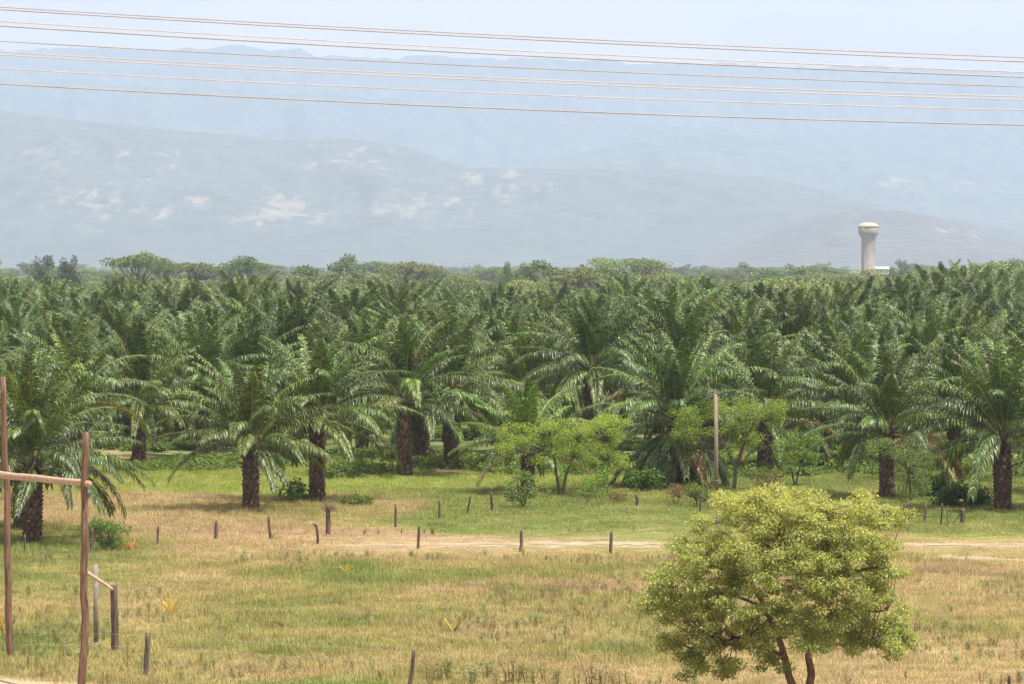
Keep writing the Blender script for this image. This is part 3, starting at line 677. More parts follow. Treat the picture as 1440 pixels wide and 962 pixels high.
build_tree('sapling', 'pale green sapling with loose airy leaves in front of the dark palm trunk', 'tree', (1283, 722),
           [[(1283, 722), (1280, 690), (1276, 660), (1268, 630)]],
           clump_list(rt, [(1255, 632, 1308, 690, 26), (1210, 618, 1262, 640, 12), (1262, 672, 1305, 704, 14), (1270, 612, 1300, 640, 7)]), 0.11, 0.036, 1.1, pal(rt, [(0.15, 0.23, 0.06), (0.20, 0.28, 0.08), (0.10, 0.17, 0.04)]), M_bark2, rt, r_stem=0.05)
build_tree('sapling', 'leafy sapling with a forked thin stem beside the thick dark palm trunk', 'tree', (1118, 684),
           [[(1118, 684), (1112, 655), (1108, 630)], [(1118, 684), (1125, 655), (1132, 635)]],
           clump_list(rt, [(1095, 612, 1125, 655, 18), (1120, 612, 1150, 660, 14), (1128, 615, 1148, 630, 4)]), 0.16, 0.06, 0.85, pal(rt, [(0.12, 0.20, 0.035), (0.17, 0.26, 0.05)]), M_bark2, rt, r_stem=0.05)
build_tree('sapling', 'low leafy sapling with clustered stems beside the leaning fence post', 'tree', (735, 715),
           [[(735, 715), (731, 690), (727, 675)], [(735, 715), (742, 690), (748, 672)]],
           clump_list(rt, [(712, 668, 740, 702, 14), (735, 662, 765, 695, 10), (718, 690, 730, 705, 4)], r=(6, 11), rv=0.8), 0.14, 0.06, 0.9, pal(rt, [(0.12, 0.19, 0.05), (0.17, 0.24, 0.07)]), M_bark2, rt, r_stem=0.045)
build_tree('sapling', 'bright leafy sapling at the foot of the thin straight feathery tree', 'tree', (838, 704),
           [[(838, 704), (836, 690), (834, 676)]],
           clump_list(rt, [(822, 664, 858, 696, 18)], r=(6, 11), rv=0.8), 0.14, 0.05, 0.9, pal(rt, [(0.13, 0.24, 0.04), (0.19, 0.30, 0.05)]), M_bark2, rt, r_stem=0.04)
def shrub(name, label, foot, boxes, cols, ln=0.14, wd=0.05, dens=0.9, r=(7, 12), rv=0.7, bark=M_bark2, group=None):
    u, v = foot
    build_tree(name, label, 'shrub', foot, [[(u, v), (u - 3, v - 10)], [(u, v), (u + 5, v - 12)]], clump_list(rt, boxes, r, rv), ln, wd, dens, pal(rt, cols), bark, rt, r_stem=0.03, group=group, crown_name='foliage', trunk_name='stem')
shrub('shrub', 'round feathery green shrub growing behind the timber gate', (148, 776), [(112, 738, 175, 768, 34), (122, 730, 158, 742, 10)], [(0.11, 0.20, 0.035), (0.16, 0.25, 0.05), (0.08, 0.14, 0.03)], 0.13, 0.035)
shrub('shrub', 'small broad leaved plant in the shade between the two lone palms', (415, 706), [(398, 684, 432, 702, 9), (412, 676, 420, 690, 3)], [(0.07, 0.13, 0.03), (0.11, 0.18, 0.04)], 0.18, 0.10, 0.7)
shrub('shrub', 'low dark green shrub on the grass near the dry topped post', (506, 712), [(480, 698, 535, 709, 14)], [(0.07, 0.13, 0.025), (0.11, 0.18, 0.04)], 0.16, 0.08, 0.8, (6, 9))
shrub('shrub', 'dry reddish brown weed bush beside the skirted palm', (950, 712), [(940, 680, 962, 708, 14)], [(0.26, 0.15, 0.09), (0.20, 0.14, 0.07), (0.14, 0.13, 0.05)], 0.13, 0.03, 0.8)
shrub('shrub', 'olive green shrub at the foot of the slender pole', (982, 714), [(964, 684, 1000, 710, 20)], [(0.17, 0.20, 0.04), (0.12, 0.17, 0.04)], 0.14, 0.05, 0.9)
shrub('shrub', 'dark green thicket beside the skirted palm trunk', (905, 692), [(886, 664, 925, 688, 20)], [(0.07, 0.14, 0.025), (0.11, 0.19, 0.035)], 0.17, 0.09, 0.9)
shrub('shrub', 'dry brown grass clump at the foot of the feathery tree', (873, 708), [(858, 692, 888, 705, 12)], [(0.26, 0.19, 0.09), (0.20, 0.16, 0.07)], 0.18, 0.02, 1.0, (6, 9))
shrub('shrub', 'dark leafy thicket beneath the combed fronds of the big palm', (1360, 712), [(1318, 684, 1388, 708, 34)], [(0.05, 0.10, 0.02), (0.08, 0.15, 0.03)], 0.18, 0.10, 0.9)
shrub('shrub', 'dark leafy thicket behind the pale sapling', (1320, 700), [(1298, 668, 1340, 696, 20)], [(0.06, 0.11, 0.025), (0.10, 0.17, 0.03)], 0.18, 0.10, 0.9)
shrub('shrub', 'reddish stemmed dry bush beneath the thick dark trunk', (1078, 690), [(1060, 664, 1096, 686, 16)], [(0.22, 0.11, 0.08), (0.14, 0.13, 0.05), (0.12, 0.17, 0.04)], 0.14, 0.04, 0.8)

# ------------------------------------------------------------------ far trees beyond the plantation
def far_crown(seed, kind):
    """unit tree: about 1 m tall and 1 m wide"""
    r = np.random.default_rng(seed); tm, cm = MB(), MB()
    cols = [[(0.12, 0.16, 0.055), (0.16, 0.20, 0.07)], [(0.155, 0.195, 0.065), (0.20, 0.235, 0.08)], [(0.08, 0.115, 0.05), (0.105, 0.14, 0.055)]][seed % 3]
    tm.tube([(0, 0, -0.02), (0.01, 0, 0.25), (0.02, 0.01, 0.5)], [0.035, 0.025, 0.015], 6)
    n = {'round': 30, 'umbrella': 26, 'loose': 22}[kind]
    for i in range(n):
        a, q = r.uniform(0, 6.28), math.sqrt(r.random())
        if kind == 'umbrella': c = np.array([0.46 * q * math.cos(a), 0.46 * q * math.sin(a), 0.74 + 0.2 * r.random() * (1 - 0.7 * q)]); R = np.array([0.14, 0.14, 0.05])
        elif kind == 'round':
            z = r.uniform(0.18, 0.9); w = 0.42 * math.sqrt(max(0.05, 1 - ((z - 0.5) / 0.5) ** 2)); c = np.array([w * q * math.cos(a), w * q * math.sin(a), z]); R = np.array([0.13, 0.13, 0.09])
        else:
            z = r.uniform(0.3, 0.9); w = 0.44 * (1 - abs(z - 0.6)); c = np.array([w * q * math.cos(a), w * q * math.sin(a), z]); R = np.array([0.10, 0.10, 0.06])
        limb(tm, r, (0.01, 0, 0.35), c, 0.014, 0.004, 4, 0.1, 4)
        leaf_cloud(cm, r, c, R, 95, 0.045, 0.026, pal(r, cols), shell=0.3, droop=0.1, up=0.8)
    return tm, cm
KINDS = ['round', 'umbrella', 'loose', 'round', 'umbrella', 'round', 'loose', 'round', 'umbrella']
FT = [far_crown(500 + i, k) for i, k in enumerate(KINDS)]
FTM = [(t.mesh('trunk', [M_bark2]), c.mesh('crown', [M_farleaf])) for t, c in FT]
def far_tree(u, vtop, D, wpx, kind, label, group=None, col=N_, name='broadleaf_tree'):
    H = CH + (VH - vtop) * D / F; W = wpx * D / F; q = P(u, VH, D)
    root = thing(name, label, 'tree', (q.x, D, 0.0), group, rt.uniform(0, 6.28)); root.scale = (W, W, H)
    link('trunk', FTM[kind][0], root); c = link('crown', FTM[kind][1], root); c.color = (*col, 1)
    return root
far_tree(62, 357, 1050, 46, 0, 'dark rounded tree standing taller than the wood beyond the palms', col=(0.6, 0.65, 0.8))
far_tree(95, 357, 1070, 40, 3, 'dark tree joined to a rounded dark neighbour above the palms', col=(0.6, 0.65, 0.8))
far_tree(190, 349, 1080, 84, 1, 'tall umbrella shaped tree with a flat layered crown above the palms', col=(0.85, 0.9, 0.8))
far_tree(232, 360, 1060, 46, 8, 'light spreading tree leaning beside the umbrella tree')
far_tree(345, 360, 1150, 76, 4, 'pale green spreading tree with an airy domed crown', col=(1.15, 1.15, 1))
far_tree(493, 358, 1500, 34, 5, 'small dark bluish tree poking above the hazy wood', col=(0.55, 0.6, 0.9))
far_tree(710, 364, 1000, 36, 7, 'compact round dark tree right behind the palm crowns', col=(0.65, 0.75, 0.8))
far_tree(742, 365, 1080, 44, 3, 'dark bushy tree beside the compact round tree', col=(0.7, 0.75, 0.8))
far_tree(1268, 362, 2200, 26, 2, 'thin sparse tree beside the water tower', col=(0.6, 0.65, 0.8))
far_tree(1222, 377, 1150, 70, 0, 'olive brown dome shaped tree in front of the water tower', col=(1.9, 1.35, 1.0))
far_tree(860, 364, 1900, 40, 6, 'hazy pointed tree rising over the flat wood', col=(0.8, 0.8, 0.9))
used = [(62, 1050), (190, 1080)]
for k in range(150):
    D = 900 + 3300 * (k / 150) ** 1.3; u = rt.uniform(-40, 1480); D *= rt.uniform(0.97, 1.03)
    if 1195 < u < 1255 and D > 1000: continue
    H = rt.uniform(6.0, 11.0) if rt.random() < 0.75 else rt.uniform(11, 14)
    kind = int(rt.integers(len(KINDS))); W = H * rt.uniform(0.9, 1.6) * (1.15 if KINDS[kind] == 'umbrella' else 1)
    vt = VH - (H - CH) * F / D; tv = rt.uniform(0.75, 1.25)
    far_tree(u, vt, D, W * F / D, kind, {'round': 'rounded leafy tree in the hazy wood beyond the plantation', 'umbrella': 'flat topped spreading tree in the hazy wood beyond the plantation', 'loose': 'loose airy crowned tree in the hazy wood beyond the plantation'}[KINDS[kind]], 'trees of the wood beyond the plantation', (tv * rt.uniform(0.9, 1.2), tv, tv))
nf = 1900
D = 620 + 6000 * rt.random(nf) ** 1.2; uu = rt.uniform(-120, 1560, nf); H = rt.uniform(4.5, 9.5, nf); W = H * rt.uniform(1.0, 1.8, nf)
ok = ~((np.abs(uu - 1221) < 30) & (D > 1800))
pts = np.stack([(uu - UC) * D / F, D, D * 0], 1)[ok]
JT = []
for t, c in FT:
    mb = MB(); V = np.concatenate(c.v); mb.add(V, None, np.concatenate(c.t), 0, np.concatenate(c.c)); V = np.concatenate(t.v); mb.add(V, np.concatenate(t.q), np.concatenate(t.t), 1, np.concatenate(t.c))
    JT.append(mb.mesh('wood_tree', [M_farleaf, M_bark2]))
fw = scatter('far_wood', pts, rt.uniform(0, 6.28, ok.sum()), np.stack([W, W, H], 1)[ok], rt.integers(0, len(JT), ok.sum()), JT)
tag(fw, 'far hazy wood stretching flat to the foot of the hills', 'wood')

# ------------------------------------------------------------------ water tower and shed
def water_tower():
    D = 3400.0; k = D / F; q = P(1221, VH, D)
    root = thing('water_tower', 'tall round concrete water tower with a wide tank and sunlit dome roof', 'water tower', (q.x, D, 0))
    S = 1.478; z = lambda v: CH + (VH - v) * k
    m = MB(); m.lathe([(3.75 * S, -0.3), (3.75 * S, 0.8), (3.55 * S, 0.9), (3.5 * S, z(336)), (3.5 * S, z(334.2))], 40); link('shaft', m.mesh('shaft', [M_tower], True), root)
    m = MB(); m.lathe([(3.62 * S, z(335.6)), (3.62 * S, z(334.0)), (3.55 * S, z(334.0)), (4.5 * S, z(330.5)), (4.95 * S, z(328.5)), (5.0 * S, z(328)), (5.0 * S, z(319)), (4.9 * S, z(319))], 40); link('tank', m.mesh('tank', [M_tower], False), root)
    m = MB(); m.lathe([(4.85 * S, z(319.3)), (5.2 * S, z(319.3)), (5.2 * S, z(318.2)), (4.85 * S, z(318.2))], 40); link('rim', m.mesh('rim', [M_tower]), root)
    R = 4.95 * S; h = z(313) - z(318.2); m = MB()
    m.lathe([(R * math.cos(a), z(318.2) + h * math.sin(a)) for a in np.linspace(0, math.pi / 2 - 0.01, 10)], 40); dm = link('dome_roof', m.mesh('dome_roof', [M_towerroof], True), root)
    m = MB()
    for dx in (-0.25, 0.25): m.tube([(dx - 3.74, -3.88, 0), (dx - 3.74, -3.88, z(336))], 0.06, 6)
    for zz in np.arange(0.5, z(336), 0.6): m.tube([(-3.99, -3.88, zz), (-3.49, -3.88, zz)], 0.04, 5)
    link('ladder', m.mesh('ladder', [M_conc]), root)
    m = MB(); m.lathe([(0.45, z(313.3)), (0.45, z(311.9)), (0.01, z(311.6))], 12); link('roof_vent', m.mesh('roof_vent', [M_tower]), root)
water_tower()
def shed():
    D = 2300.0; k = D / F; q = P(1240, VH, D)
    root = thing('shed', 'low shed with a white sheet roof at the foot of the water tower', 'shed', (q.x, D, 0))
    m = MB(); m.box((-3.2, -2.5, -0.1), (3.2, 2.5, 8.7)); link('wall', m.mesh('wall', [M_shed]), root)
    m = MB(); v = [(-3.6, -2.9, 8.75), (3.6, -2.9, 8.75), (3.6, 0, 9.9), (-3.6, 0, 9.9), (-3.6, 2.9, 8.75), (3.6, 2.9, 8.75)]
    m.add(v + [(a, b, c - 0.12) for a, b, c in v], [(0, 1, 2, 3), (3, 2, 5, 4), (6, 9, 8, 7), (9, 10, 11, 8), (0, 6, 7, 1), (4, 5, 11, 10)]); link('roof', m.mesh('roof', [M_shed]), root)
shed()

# ------------------------------------------------------------------ timber gate, posts, pole, wires
rw = np.random.default_rng(123)
def crooked(mb, a, b, r0, r1, rng, n=12, wob=0.03, sides=10, m=0, rough=0.10):
    a, b = np.asarray(a, float), np.asarray(b, float); t = np.linspace(0, 1, n)
    p = a + (b - a) * t[:, None]; off = np.cumsum(rng.normal(0, wob, (n, 3)), 0) * 0.5; off -= off[0] + (off[-1] - off[0]) * t[:, None]; p += off
    mb.tube(p, r0 + (r1 - r0) * t, sides, m, rng=rng, rough=rough); return p
def gate():
    gl, gr = G(15, 926), G(114, 972); root = thing('timber_gate', 'tall timber gateway of two reddish poles joined by a pale crossbar', 'gate', (gl + gr) / 2)
    o = root.location
    def loc(u, v, Y): q = P(u, v, Y); return np.array([q.x - o.x, q.y - o.y, q.z - o.z])
    m = MB(); a = loc(15, 926, gl.y); a[2] -= 0.3; crooked(m, a, loc(4, 530, gl.y), 0.108, 0.08, rw, 16, 0.035); link('pole', m.mesh('pole', [M_redwood], True), root)
    m = MB(); a = loc(114, 972, gr.y); a[2] -= 0.3; p = crooked(m, a, loc(120, 608, gr.y), 0.115, 0.095, rw, 16, 0.05, rough=0.16)
    crooked(m, p[8] + [0.07, 0, 0], p[11] + [0.05, 0, 0], 0.03, 0.02, rw, 5, 0.01, 6); link('pole', m.mesh('pole', [M_redwood], True), root)
    m = MB(); crooked(m, loc(-60, 661, gl.y - 0.23), loc(126, 681, gr.y - 0.22), 0.105, 0.085, rw, 14, 0.02); link('crossbar', m.mesh('crossbar', [M_palewood], True), root)
gate()
def low_frame():
    g1, g2 = G(135, 908), G(162, 916); root = thing('post_and_rail', 'short rail slung between a dark bored post and the timber gate', 'fence', g2); o = root.location
    def loc(u, v, Y): q = P(u, v, Y); return np.array([q.x - o.x, q.y - o.y, q.z - o.z])
    m = MB(); a = loc(163, 916, g2.y); a[2] -= 0.25; p = crooked(m, a, loc(160, 823, g2.y), 0.125, 0.105, rw, 10, 0.03, rough=0.22)
    link('post', m.mesh('post', [M_wood], True), root)
    m = MB(); crooked(m, loc(122, 804, g2.y + 1.0), loc(158, 829, g2.y - 0.16), 0.055, 0.05, rw, 8, 0.015); link('rail', m.mesh('rail', [M_palewood], True), root)
    root2 = thing('concrete_post', 'grey square concrete post standing in a footing behind the slung rail', 'post', g1)
    m = MB(); h = 115 * g1.y / F; m.box((-0.065, -0.065, -0.2), (0.065, 0.065, h)); link('shaft', m.mesh('shaft', [M_conc]), root2)
    m = MB(); m.box((-0.22, -0.1, -0.1), (0.06 + 0.06, 0.1, 0.09)); link('footing', m.mesh('footing', [M_conc]), root2)
low_frame()

GP = 'old wooden posts of the field fence'
PLAIN = 'short plain weathered post in the field fence line'
POSTS = [ # top u, top v, foot u, foot v, radius m, label
 (223, 740, 222, 768, 0.055, 'thin dark fence post next along from the round feathery shrub'), (304, 732, 303, 759, 0.075, 'stout straight fence post on dry grass next to the split twiggy post'),
 (378, 726, 381, 759, 0.06, 'split old fence post with twigs around its foot below the lone palm'),
 (445, 737, 448, 766, 0.06, 'forked top fence post on the dry grass before the dry topped post'),
 (556, 709, 556, 742, 0.06, 'dark upright post where the dry grass meets the green'), (589, 740, 588, 772, 0.065, 'curved fence post at the near end of the dirt track'),
 (618, 703, 619, 731, 0.05, 'slim grey post between the dark upright post and the thin leaning one'), (661, 697, 657, 724, 0.04, 'thin pale leaning post beside the clipped green grass'),
 (691, 692, 693, 719, 0.07, 'stout post on the grass beside the low clustered sapling'), (733, 745, 731, 776, 0.07, 'dark tapered fence post standing beside the dirt track'),
 (859, 748, 858, 779, 0.065, 'dark straight fence post standing on the far stretch of the dirt track'),
 (829, 693, 822, 710, 0.06, 'leaning fence post stub between the feathery saplings'),
 (895, 696, 896, 713, 0.075, 'short stubby post between the thin straight feathery tree and the skirted palm'), (985, 695, 985, 721, 0.05, 'thin post beside the olive shrub at the slender pole'),
 (1245, 756, 1244, 784, 0.055, 'fence post half hidden behind the yellow green tree'),
 (1272, 708, 1272, 738, 0.07, 'thick post by the tree edge at the start of the wired fence'), (1281, 704, 1281, 736, 0.05, 'thin post beside the thick one at the start of the wired fence'), (1302, 710, 1301, 738, 0.055, 'post standing between two thin stakes in the wired fence'), (1325, 708, 1324, 740, 0.045, 'slim stake in the wired fence near the thick end post'),
 (1331, 712, 1334, 739, 0.025, 'very thin bent stake in the wired fence'), (1354, 715, 1353, 737, 0.10, 'thick end post of the wired fence with a braced stick'),
 (129, 742, 128, 778, 0.06, 'grey post in front of the round feathery shrub'), (35, 752, 35, 778, 0.05, 'grey post stub in front of the paired palms'),
 (208, 890, 204, 952, 0.065, 'grey wrinkled stake beside the bare earth near the timber gate'),
 (582, 915, 575, 972, 0.065, 'crooked dark stake leaning over the green grass strip'),
 (1419, 950, 1419, 975, 0.06, 'post top peeping from the weeds beyond the broad tree'),
]
for i, (tu, tv, fu, fv, r, lab) in enumerate(POSTS):
    g = G(fu, fv); q = P(tu, tv, g.y); m = MB(); top = np.array([q.x - g.x, rw.normal(0, 0.04), q.z - g.z])
    crooked(m, (0, 0, -0.2), top, r * 1.05, r * 0.88, rw, 8, 0.018, 8, rough=0.2)
    if 'forked' in lab: crooked(m, top * 0.82, top * 1.02 + [-0.13, 0, 0.02], r * 0.7, r * 0.5, rw, 4, 0.005, 6)
    if 'twigs' in lab:
        for _ in range(9): crooked(m, (rw.normal(0, .05), 0, 0), (rw.normal(0.15, 0.2), rw.normal(0, .15), rw.uniform(0.15, 0.4)), 0.012, 0.006, rw, 4, 0.01, 4)
    if 'braced' in lab: crooked(m, (-0.42, 0, 0), top * 0.85, 0.03, 0.025, rw, 5, 0.01, 5)
    tag(link('fence_post', m.mesh('fence_post', [M_wood], True), loc=g), lab, 'post', GP)
# post with a mop of dry stalks
g = G(461, 753); root = thing('fence_post', 'dark fence post crowned with a mop of dry twigs', 'post', g, GP)
m = MB(); crooked(m, (0, 0, -0.2), (0.02, 0, 1.15), 0.095, 0.08, rw, 8, 0.02, 8, rough=0.2); link('post', m.mesh('post', [M_wood], True), root)
m = MB()
for _ in range(90):
    d = rw.normal(size=3); d[2] = abs(d[2]) * 0.7; d /= np.linalg.norm(d); a = np.array([0.02, 0, 1.05]) + rw.normal(0, 0.05, 3)
    b = a + d * rw.uniform(0.2, 0.42); c = b + np.array([d[0] * .1, d[1] * .1, -0.12]); m.tube([a, b, c], [0.009, 0.007, 0.004], 4, 0, (1.6, 1.4, 1.25), cap=False)
link('twig_mop', m.mesh('twig_mop', [M_wood]), root)
# fence wires at the wired posts
m = MB()
def wpt(u, v, fv): g = G(u, fv); q = P(u, v, g.y - 0.06); return np.array(q)
for dv in (0.0, 9.0): m.tube([wpt(1272, 715 + dv, 738), wpt(1281, 714 + dv, 736), wpt(1301, 717 + dv, 738), wpt(1324, 718 + dv, 740), wpt(1353, 721 + dv, 737)], 0.008, 4)
tag(link('fence_wire', m.mesh('fence_wire', [M_wood])), 'thin slack wires strung between the posts of the wired fence', 'wire')
m = MB()
for dv, dh in ((0, 0), (17, 0)):
    pw = [wpt(-40, 888 + dv, 922), wpt(20, 889 + dv, 926), wpt(113, 891 + dv, 946), wpt(206, 893 + dv, 952), wpt(390, 905 + dv, 963), wpt(580, 917 + dv, 972)]
    m.tube(pw, 0.0025, 4)
tag(link('fence_wire', m.mesh('fence_wire', [M_alu])), 'fine pale wires running from the timber gate to the leaning stake', 'wire')

g = G(1007, 712); root = thing('utility_pole', 'slender tan concrete pole standing alone before the palms', 'pole', g)
k = g.y / F; h = (712 - 553) * k; m = MB(); m.tube(np.array([(0, 0, -0.3), (0, 0, h * 0.5), (-0.02, 0, h)]), [0.108, 0.094, 0.08], 14); link('shaft', m.mesh('shaft', [M_pole], True), root)
m = MB(); m.tube([(0, 0, h - 0.003), (0, 0, h + 0.05)], 0.086, 12); link('cap', m.mesh('cap', [M_pole]), root)
m = MB(); m.tube([(0, 0, h * 0.22), (0, 0, h * 0.22 + 0.05)], 0.112, 14); link('band', m.mesh('band', [M_conc]), root)

# overhead wires: rows at u = 0, 720, 1440 in the photograph
WIRES = [(10, 50.5, 81, 1, 0.9, 58.6, 'topmost reddish overhead wire of the upper close pair'), (13.5, 54.5, 87, 1, 1.1, 58.0, 'lower reddish overhead wire of the upper close pair'),
 (30, 71, 101.5, 0, 0.9, 57.5, 'thin overhead wire just above the thick one of the second pair'), (36.5, 77.5, 108.5, 1, 1.25, 57.0, 'thick lower overhead wire of the second pair'),
 (58, 95, 122, 1, 0.95, 56.0, 'single brown overhead wire between the second and third pairs'),
 (73, 110.5, 136, 0, 0.85, 55.6, 'upper pale overhead wire of the third pair'), (77, 114.5, 140.5, 0, 0.9, 55.0, 'lower pale overhead wire of the third pair'),
 (96.5, 132, 155, 0, 0.9, 54.4, 'thin pale overhead wire second from the bottom'), (118, 153.5, 176, 1, 1.2, 54.0, 'lowest and heaviest tan overhead wire')]
for v0, v1, v2, mt, px, Y, lab in WIRES:
    xs = np.linspace(-3.2, 3.2, 61); a2 = (v0 + v2) / 2 - v1; a1 = (v2 - v0) / 2
    vv = v1 + a1 * xs + a2 * xs ** 2; pts = np.array([P(720 + 720 * x, v, Y) for x, v in zip(xs, vv)])
    m = MB(); m.tube(pts, 0.78 * px * Y / F, 8)
    tag(link('overhead_wire', m.mesh('overhead_wire', [[M_alu, M_wire][mt]], True)), lab, 'wire', 'power lines crossing above the valley')

# ------------------------------------------------------------------ seedlings, weeds, litter
def blade(mb, base, d, L, w, c, droop=0.6, m=0, n=4):
    d = np.asarray(d, float); d /= np.linalg.norm(d); p = [np.asarray(base, float)]; dd = d.copy()
    for i in range(n): dd = dd + np.array([0, 0, -droop / n]); dd /= np.linalg.norm(dd); p.append(p[-1] + dd * L / n)
    W = np.cross(d, [0, 0, 1.0]); W = W / (np.linalg.norm(W) + 1e-6); v = []
    for i, q in enumerate(p[:-1]): v += [q - W * w * (1 - 0.2 * i) / 2, q + W * w * (1 - 0.2 * i) / 2]
    v.append(p[-1]); q = [(2 * i, 2 * i + 1, 2 * i + 3, 2 * i + 2) for i in range(n - 1)]
    mb.add(v, q, [(2 * n - 2, 2 * n - 1, 2 * n)], m, c)
def seedling(u, v, hpx, colr, n, label, lean=0.0, spread=0.7):
    g = G(u, v); k = g.y / F; h = hpx * k; root = thing('palm_seedling', label, 'seedling', g, 'stray palm seedlings in the field')
    for i in range(n):
        mb = MB(); a = rt.uniform(0, 6.28); d = np.array([spread * math.cos(a) + lean, spread * math.sin(a) * 0.6, 1.0]); d /= np.linalg.norm(d)
        L = h * rt.uniform(0.8, 1.15) * 1.1
        c = np.array(colr) * rt.uniform(0.7, 1.2); ax = [np.zeros(3)]
        for j in range(6): d = d + np.array([0, 0, -0.07]); d /= np.linalg.norm(d); ax.append(ax[-1] + d * L / 6)
        mb.tube(ax, np.linspace(0.018, 0.006, 7), 4, 0, c, cap=False)
        for j in range(1, 7):
            for s in (-1, 1):
                sd = np.array([-d[1], d[0], 0]) * s + d * 0.9 + [0, 0, 0.2]; blade(mb, ax[j], sd, L * 0.38, 0.05, c, 0.5)
                blade(mb, (ax[j] + ax[j - 1]) / 2, sd, L * 0.36, 0.05, c, 0.5)
        link('leaf', mb.mesh('leaf', [M_leaf]), root)
seedling(241, 866, 24, (0.48, 0.36, 0.06), 5, 'yellow palm seedling in the grass near the slung rail')
seedling(637, 890, 20, (0.42, 0.36, 0.07), 5, 'small olive yellow palm seedling in the middle of the field')
seedling(823, 868, 22, (0.28, 0.19, 0.06), 3, 'brown withered palm seedling leaning to one side', lean=-0.7, spread=0.25)
seedling(487, 806, 11, (0.62, 0.44, 0.06), 4, 'tiny yellow palm seedling before the dirt track')
seedling(402, 884, 18, (0.22, 0.15, 0.10), 2, 'dead brown palm shoot lying tilted in the grass', lean=-0.9, spread=0.2)
seedling(184, 776, 15, (0.62, 0.20, 0.04), 4, 'orange red seedling beside the round feathery shrub')
seedling(5, 892, 68, (0.38, 0.26, 0.05), 3, 'yellowing palm shoot beside the foot of the gate pole', lean=-0.2, spread=0.35)

def weed_mesh(seed, cols, leafy=1.0, h=1.0):
    r = np.random.default_rng(seed); mb = MB()
    for i in range(int(r.integers(3, 6))):
        a = r.uniform(0, 6.28); top = np.array([0.22 * math.cos(a) * r.random(), 0.22 * math.sin(a) * r.random(), h * r.uniform(0.65, 1.0)])
        limb(mb, r, (0.05 * math.cos(a), 0.05 * math.sin(a), -0.03), top, 0.011, 0.005, 5, 0.05, 4)
        mb.c[-1][:] = np.array(cols[0]) * 0.8
        n = int(15 * leafy)
        t = r.uniform(0.25, 1.05, n)[:, None]; pc = np.array([0.05 * math.cos(a), 0.05 * math.sin(a), 0]) * (1 - t) + top * t
        for p in pc: leaf_cloud(mb, r, p, (0.10, 0.10, 0.05), 2, 0.085, 0.036, pal(r, cols), shell=0.5, droop=0.1)
    return mb
GREY = [(0.24, 0.25, 0.11), (0.33, 0.32, 0.15), (0.17, 0.19, 0.08)]; BROWN = [(0.22, 0.15, 0.085), (0.30, 0.22, 0.12), (0.17, 0.15, 0.07)]; PALE = [(0.27, 0.32, 0.16), (0.33, 0.37, 0.20)]
WM = [weed_mesh(800 + i, c, l).mesh('weed', [M_leaf]) for i, (c, l) in enumerate(((GREY, 1.0), (BROWN, 0.7), (GREY, 1.2), (PALE, 1.1), (BROWN, 0.5), (PALE, 0.9)))]
def weed(u, v, hpx, k, lab, grp):
    g = G(u, v); o = link('weed', WM[k], loc=g); s = hpx * g.y / F * (1.3 if 'band' in lab else 1.0); w = s * rt.uniform(1.3, 2.2); o.scale = (w, w, s); o.rotation_euler = (0, 0, rt.uniform(0, 6.28)); tag(o, lab, 'weed', grp)
for u, v, h, k in [(603, 962, 24, 1), (622, 956, 27, 0), (631, 958, 30, 2), (655, 956, 20, 0), (665, 964, 26, 3), (682, 955, 28, 0), (690, 952, 22, 3), (713, 964, 34, 1), (728, 962, 26, 2), (742, 962, 28, 0), (752, 966, 24, 2), (765, 960, 24, 0), (783, 968, 24, 2), (812, 968, 24, 4), (826, 968, 30, 1), (846, 968, 26, 4), (866, 970, 22, 1), (886, 970, 24, 0), (700, 968, 22, 2), (640, 968, 22, 0)]:
    weed(u, v, h, k, 'tall grey green weed in the band of weeds along the near edge of the field', 'tall weeds along the near edge of the field')
for u, v, h, k in [(450, 918, 18, 3), (465, 915, 16, 3), (440, 914, 14, 3), (728, 884, 18, 3), (736, 880, 16, 5), (716, 884, 14, 3), (740, 884, 14, 3), (860, 912, 16, 3), (875, 914, 18, 3), (888, 912, 16, 5), (845, 912, 14, 3), (595, 860, 16, 5), (629, 852, 18, 0), (855, 868, 18, 5), (600, 892, 16, 5), (95, 835, 22, 0), (105, 838, 20, 2), (178, 846, 20, 0), (196, 844, 18, 2), (205, 842, 16, 3), (225, 836, 16, 3), (285, 842, 10, 0), (340, 838, 12, 0), (60, 905, 20, 3), (90, 912, 16, 3), (1290, 870, 16, 3), (1300, 888, 18, 5), (1360, 915, 16, 3), (1395, 880, 14, 3), (1420, 870, 14, 5), (1345, 935, 18, 3), (1385, 957, 18, 0), (1275, 957, 18, 2), (40, 838, 18, 2), (1330, 862, 14, 5), (20, 838, 16, 0), (300, 905, 12, 3), (520, 880, 12, 3), (820, 892, 14, 0), (1320, 905, 14, 3)]:
    weed(u, v, h, k, 'small pale green weed tuft scattered in the dry field', 'pale weed tufts scattered in the field')
# cut dry fronds lying under the palms
def litter(u, v, n, lab):
    g = G(u, v); mb = MB()
    for i in range(n):
        f = FR[3][i % 3]; V = np.concatenate(f.v) * rt.uniform(0.35, 0.5); V = np.stack([V[:, 0], V[:, 1], np.abs(V[:, 2]) * 0.12 + 0.03 * i], 1); a = rt.uniform(-0.6, 0.6) + (3.14 if i % 2 else 0)
        V = np.stack([V[:, 0] * math.cos(a) - V[:, 1] * math.sin(a) + rt.normal(0, .5), V[:, 0] * math.sin(a) + V[:, 1] * math.cos(a), V[:, 2]], 1)
        mb.add(V, np.concatenate(f.q), np.concatenate(f.t))
    tag(link('frond_pile', mb.mesh('frond_pile', [M_dry]), loc=g), lab, 'dead fronds', 'heaps of cut dry fronds')
litter(610, 667, 7, 'heap of cut dry fronds beside the bare trunked palm'); litter(190, 656, 6, 'heap of cut dry fronds in the gap behind the paired palms')

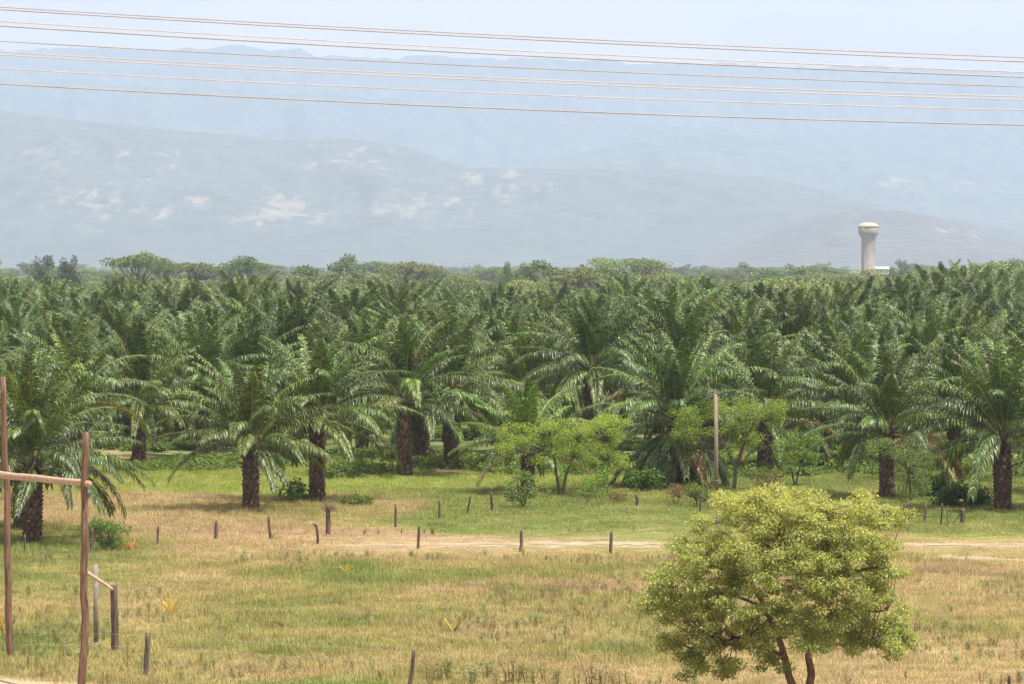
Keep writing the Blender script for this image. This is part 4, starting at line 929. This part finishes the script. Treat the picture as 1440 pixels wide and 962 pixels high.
# ------------------------------------------------------------------ grass and undergrowth (nobody could count it)
def tuft(seed, n, h, spread, w):
    r = np.random.default_rng(seed); mb = MB()
    for i in range(n):
        a, q = r.uniform(0, 6.28), spread * math.sqrt(r.random()); az = r.uniform(0, 6.28); ln = r.uniform(0.1, 0.55)
        blade(mb, (q * math.cos(a), q * math.sin(a), -0.02), (math.cos(az) * ln, math.sin(az) * ln, 1), h * r.uniform(0.5, 1.1), w, 1, r.uniform(0.1, 0.8), n=3)
    return mb.mesh('tuft', [M_grass])
TUFTS = [tuft(900 + i, 40, 0.19, 0.34, 0.012) for i in range(4)] + [tuft(910 + i, 16, 0.36, 0.24, 0.014) for i in range(2)]
rg = np.random.default_rng(4)
def grass():
    n = 90000
    Y = np.sqrt(rg.uniform(112 ** 2, 262 ** 2, n)); u = rg.uniform(-30, 1470, n); X = (u - UC) * Y / F
    c, h, bare, g = ground_props(X, Y)
    ok = rg.random(n) < np.clip(1.1 - bare * 1.0, 0, 1); h = np.maximum(h, 0.16)
    X, Y, c, h, g = X[ok], Y[ok], c[ok], h[ok], g[ok]; n = len(X)
    c = c * (0.80 + 0.4 * fbm(X * 0.8, Y * 0.35, 91, 3))[:, None] * rg.normal(1, 0.16, (n, 1)); red = rg.random(n) < 0.10; c[red] = c[red] * np.array([0.85, 0.68, 0.75]); pale = rg.random(n) < 0.12; c[pale] = c[pale] * 0.5 + np.array([0.52, 0.42, 0.22]) * 0.5
    idx = np.where(rg.random(n) < 0.16, rg.integers(4, 6, n), rg.integers(0, 4, n))
    s = h * rg.uniform(0.7, 1.25, n); wdt = rg.uniform(0.9, 1.3, n)
    o = scatter('field_grass', np.stack([X, Y, gz(X, Y)], 1), rg.uniform(0, 6.28, n), np.stack([wdt, wdt, s], 1), idx, TUFTS, np.clip(c, 0.01, 1))
    r = np.random.default_rng(48); n = 5200
    Y = np.sqrt(r.uniform(114 ** 2, 190 ** 2, n)); X = (r.uniform(-30, 1470, n) - UC) * Y / F
    c2, h2, b2, g2 = ground_props(X, Y); keep2 = (fbm(X * 0.22, Y * 0.12, 83, 3) > 0.53) & (b2 < 0.1) & (np.abs(uv_of(X, Y)[1] - 767) > 17); X, Y = X[keep2], Y[keep2]; n = len(X); hh = r.uniform(0.18, 0.5, n) ** 1.2
    o2 = scatter('field_weeds', np.stack([X, Y, gz(X, Y)], 1), r.uniform(0, 6.28, n), np.stack([hh * 1.7, hh * 1.7, hh], 1), r.integers(0, len(WM), n), WM)
    tag(o2, 'low straggling weeds mixed all through the field grass', 'weeds')
    tag(o, 'dry straw coloured and green grass covering the open field', 'grass')
grass()
def undergrowth():
    r = np.random.default_rng(66); ms = []
    for i in range(4):
        mb = MB()
        for j in range(9): leaf_cloud(mb, r, (r.normal(0, .35), r.normal(0, .35), r.uniform(0.1, 0.5)), (0.25, 0.25, 0.15), 26, 0.20, 0.10, pal(r, [(0.075, 0.12, 0.03), (0.12, 0.175, 0.04), (0.17, 0.23, 0.05)]), shell=0.3, droop=0.1)
        ms.append(mb.mesh('undergrowth_clump', [M_leaf]))
    n = 2600; Y = r.uniform(236, 345, n); u = r.uniform(-40, 1480, n); X = (u - UC) * Y / F
    v = VH + F * CH / Y
    ok = (fbm(X * 0.12, Y * 0.08, 71, 3) > 0.50 + 0.25 * smooth(655, 685, v))
    X, Y = X[ok], Y[ok]; n = len(X); s = r.uniform(0.45, 1.15, n)
    o = scatter('undergrowth', np.stack([X, Y, gz(X, Y)], 1), r.uniform(0, 6.28, n), np.stack([s * 1.3, s * 1.3, s * 0.9], 1), r.integers(0, 4, n), ms)
    tag(o, 'leafy green undergrowth spreading on the ground beneath the palms', 'undergrowth')
undergrowth()

# ------------------------------------------------------------------ the hazy air
m, nt, out = new_mat('haze')
pv = nt.nodes.new('ShaderNodeVolumePrincipled'); pv.inputs['Density'].default_value = HAZE_DENSITY
pv.inputs['Color'].default_value = (0.59, 0.735, 1.0, 1); pv.inputs['Anisotropy'].default_value = 0.15
nt.links.new(pv.outputs[0], out.inputs['Volume'])
mb = MB(); mb.box((-5000, -150, -4), (5000, 19600, 1120)); hz = link('haze', mb.mesh('haze', [m])); hz['kind'] = 'stuff'
tag(hz, 'pale bluish haze filling the air over the plain', 'haze')
print('palms', len(keep), 'far', nr)
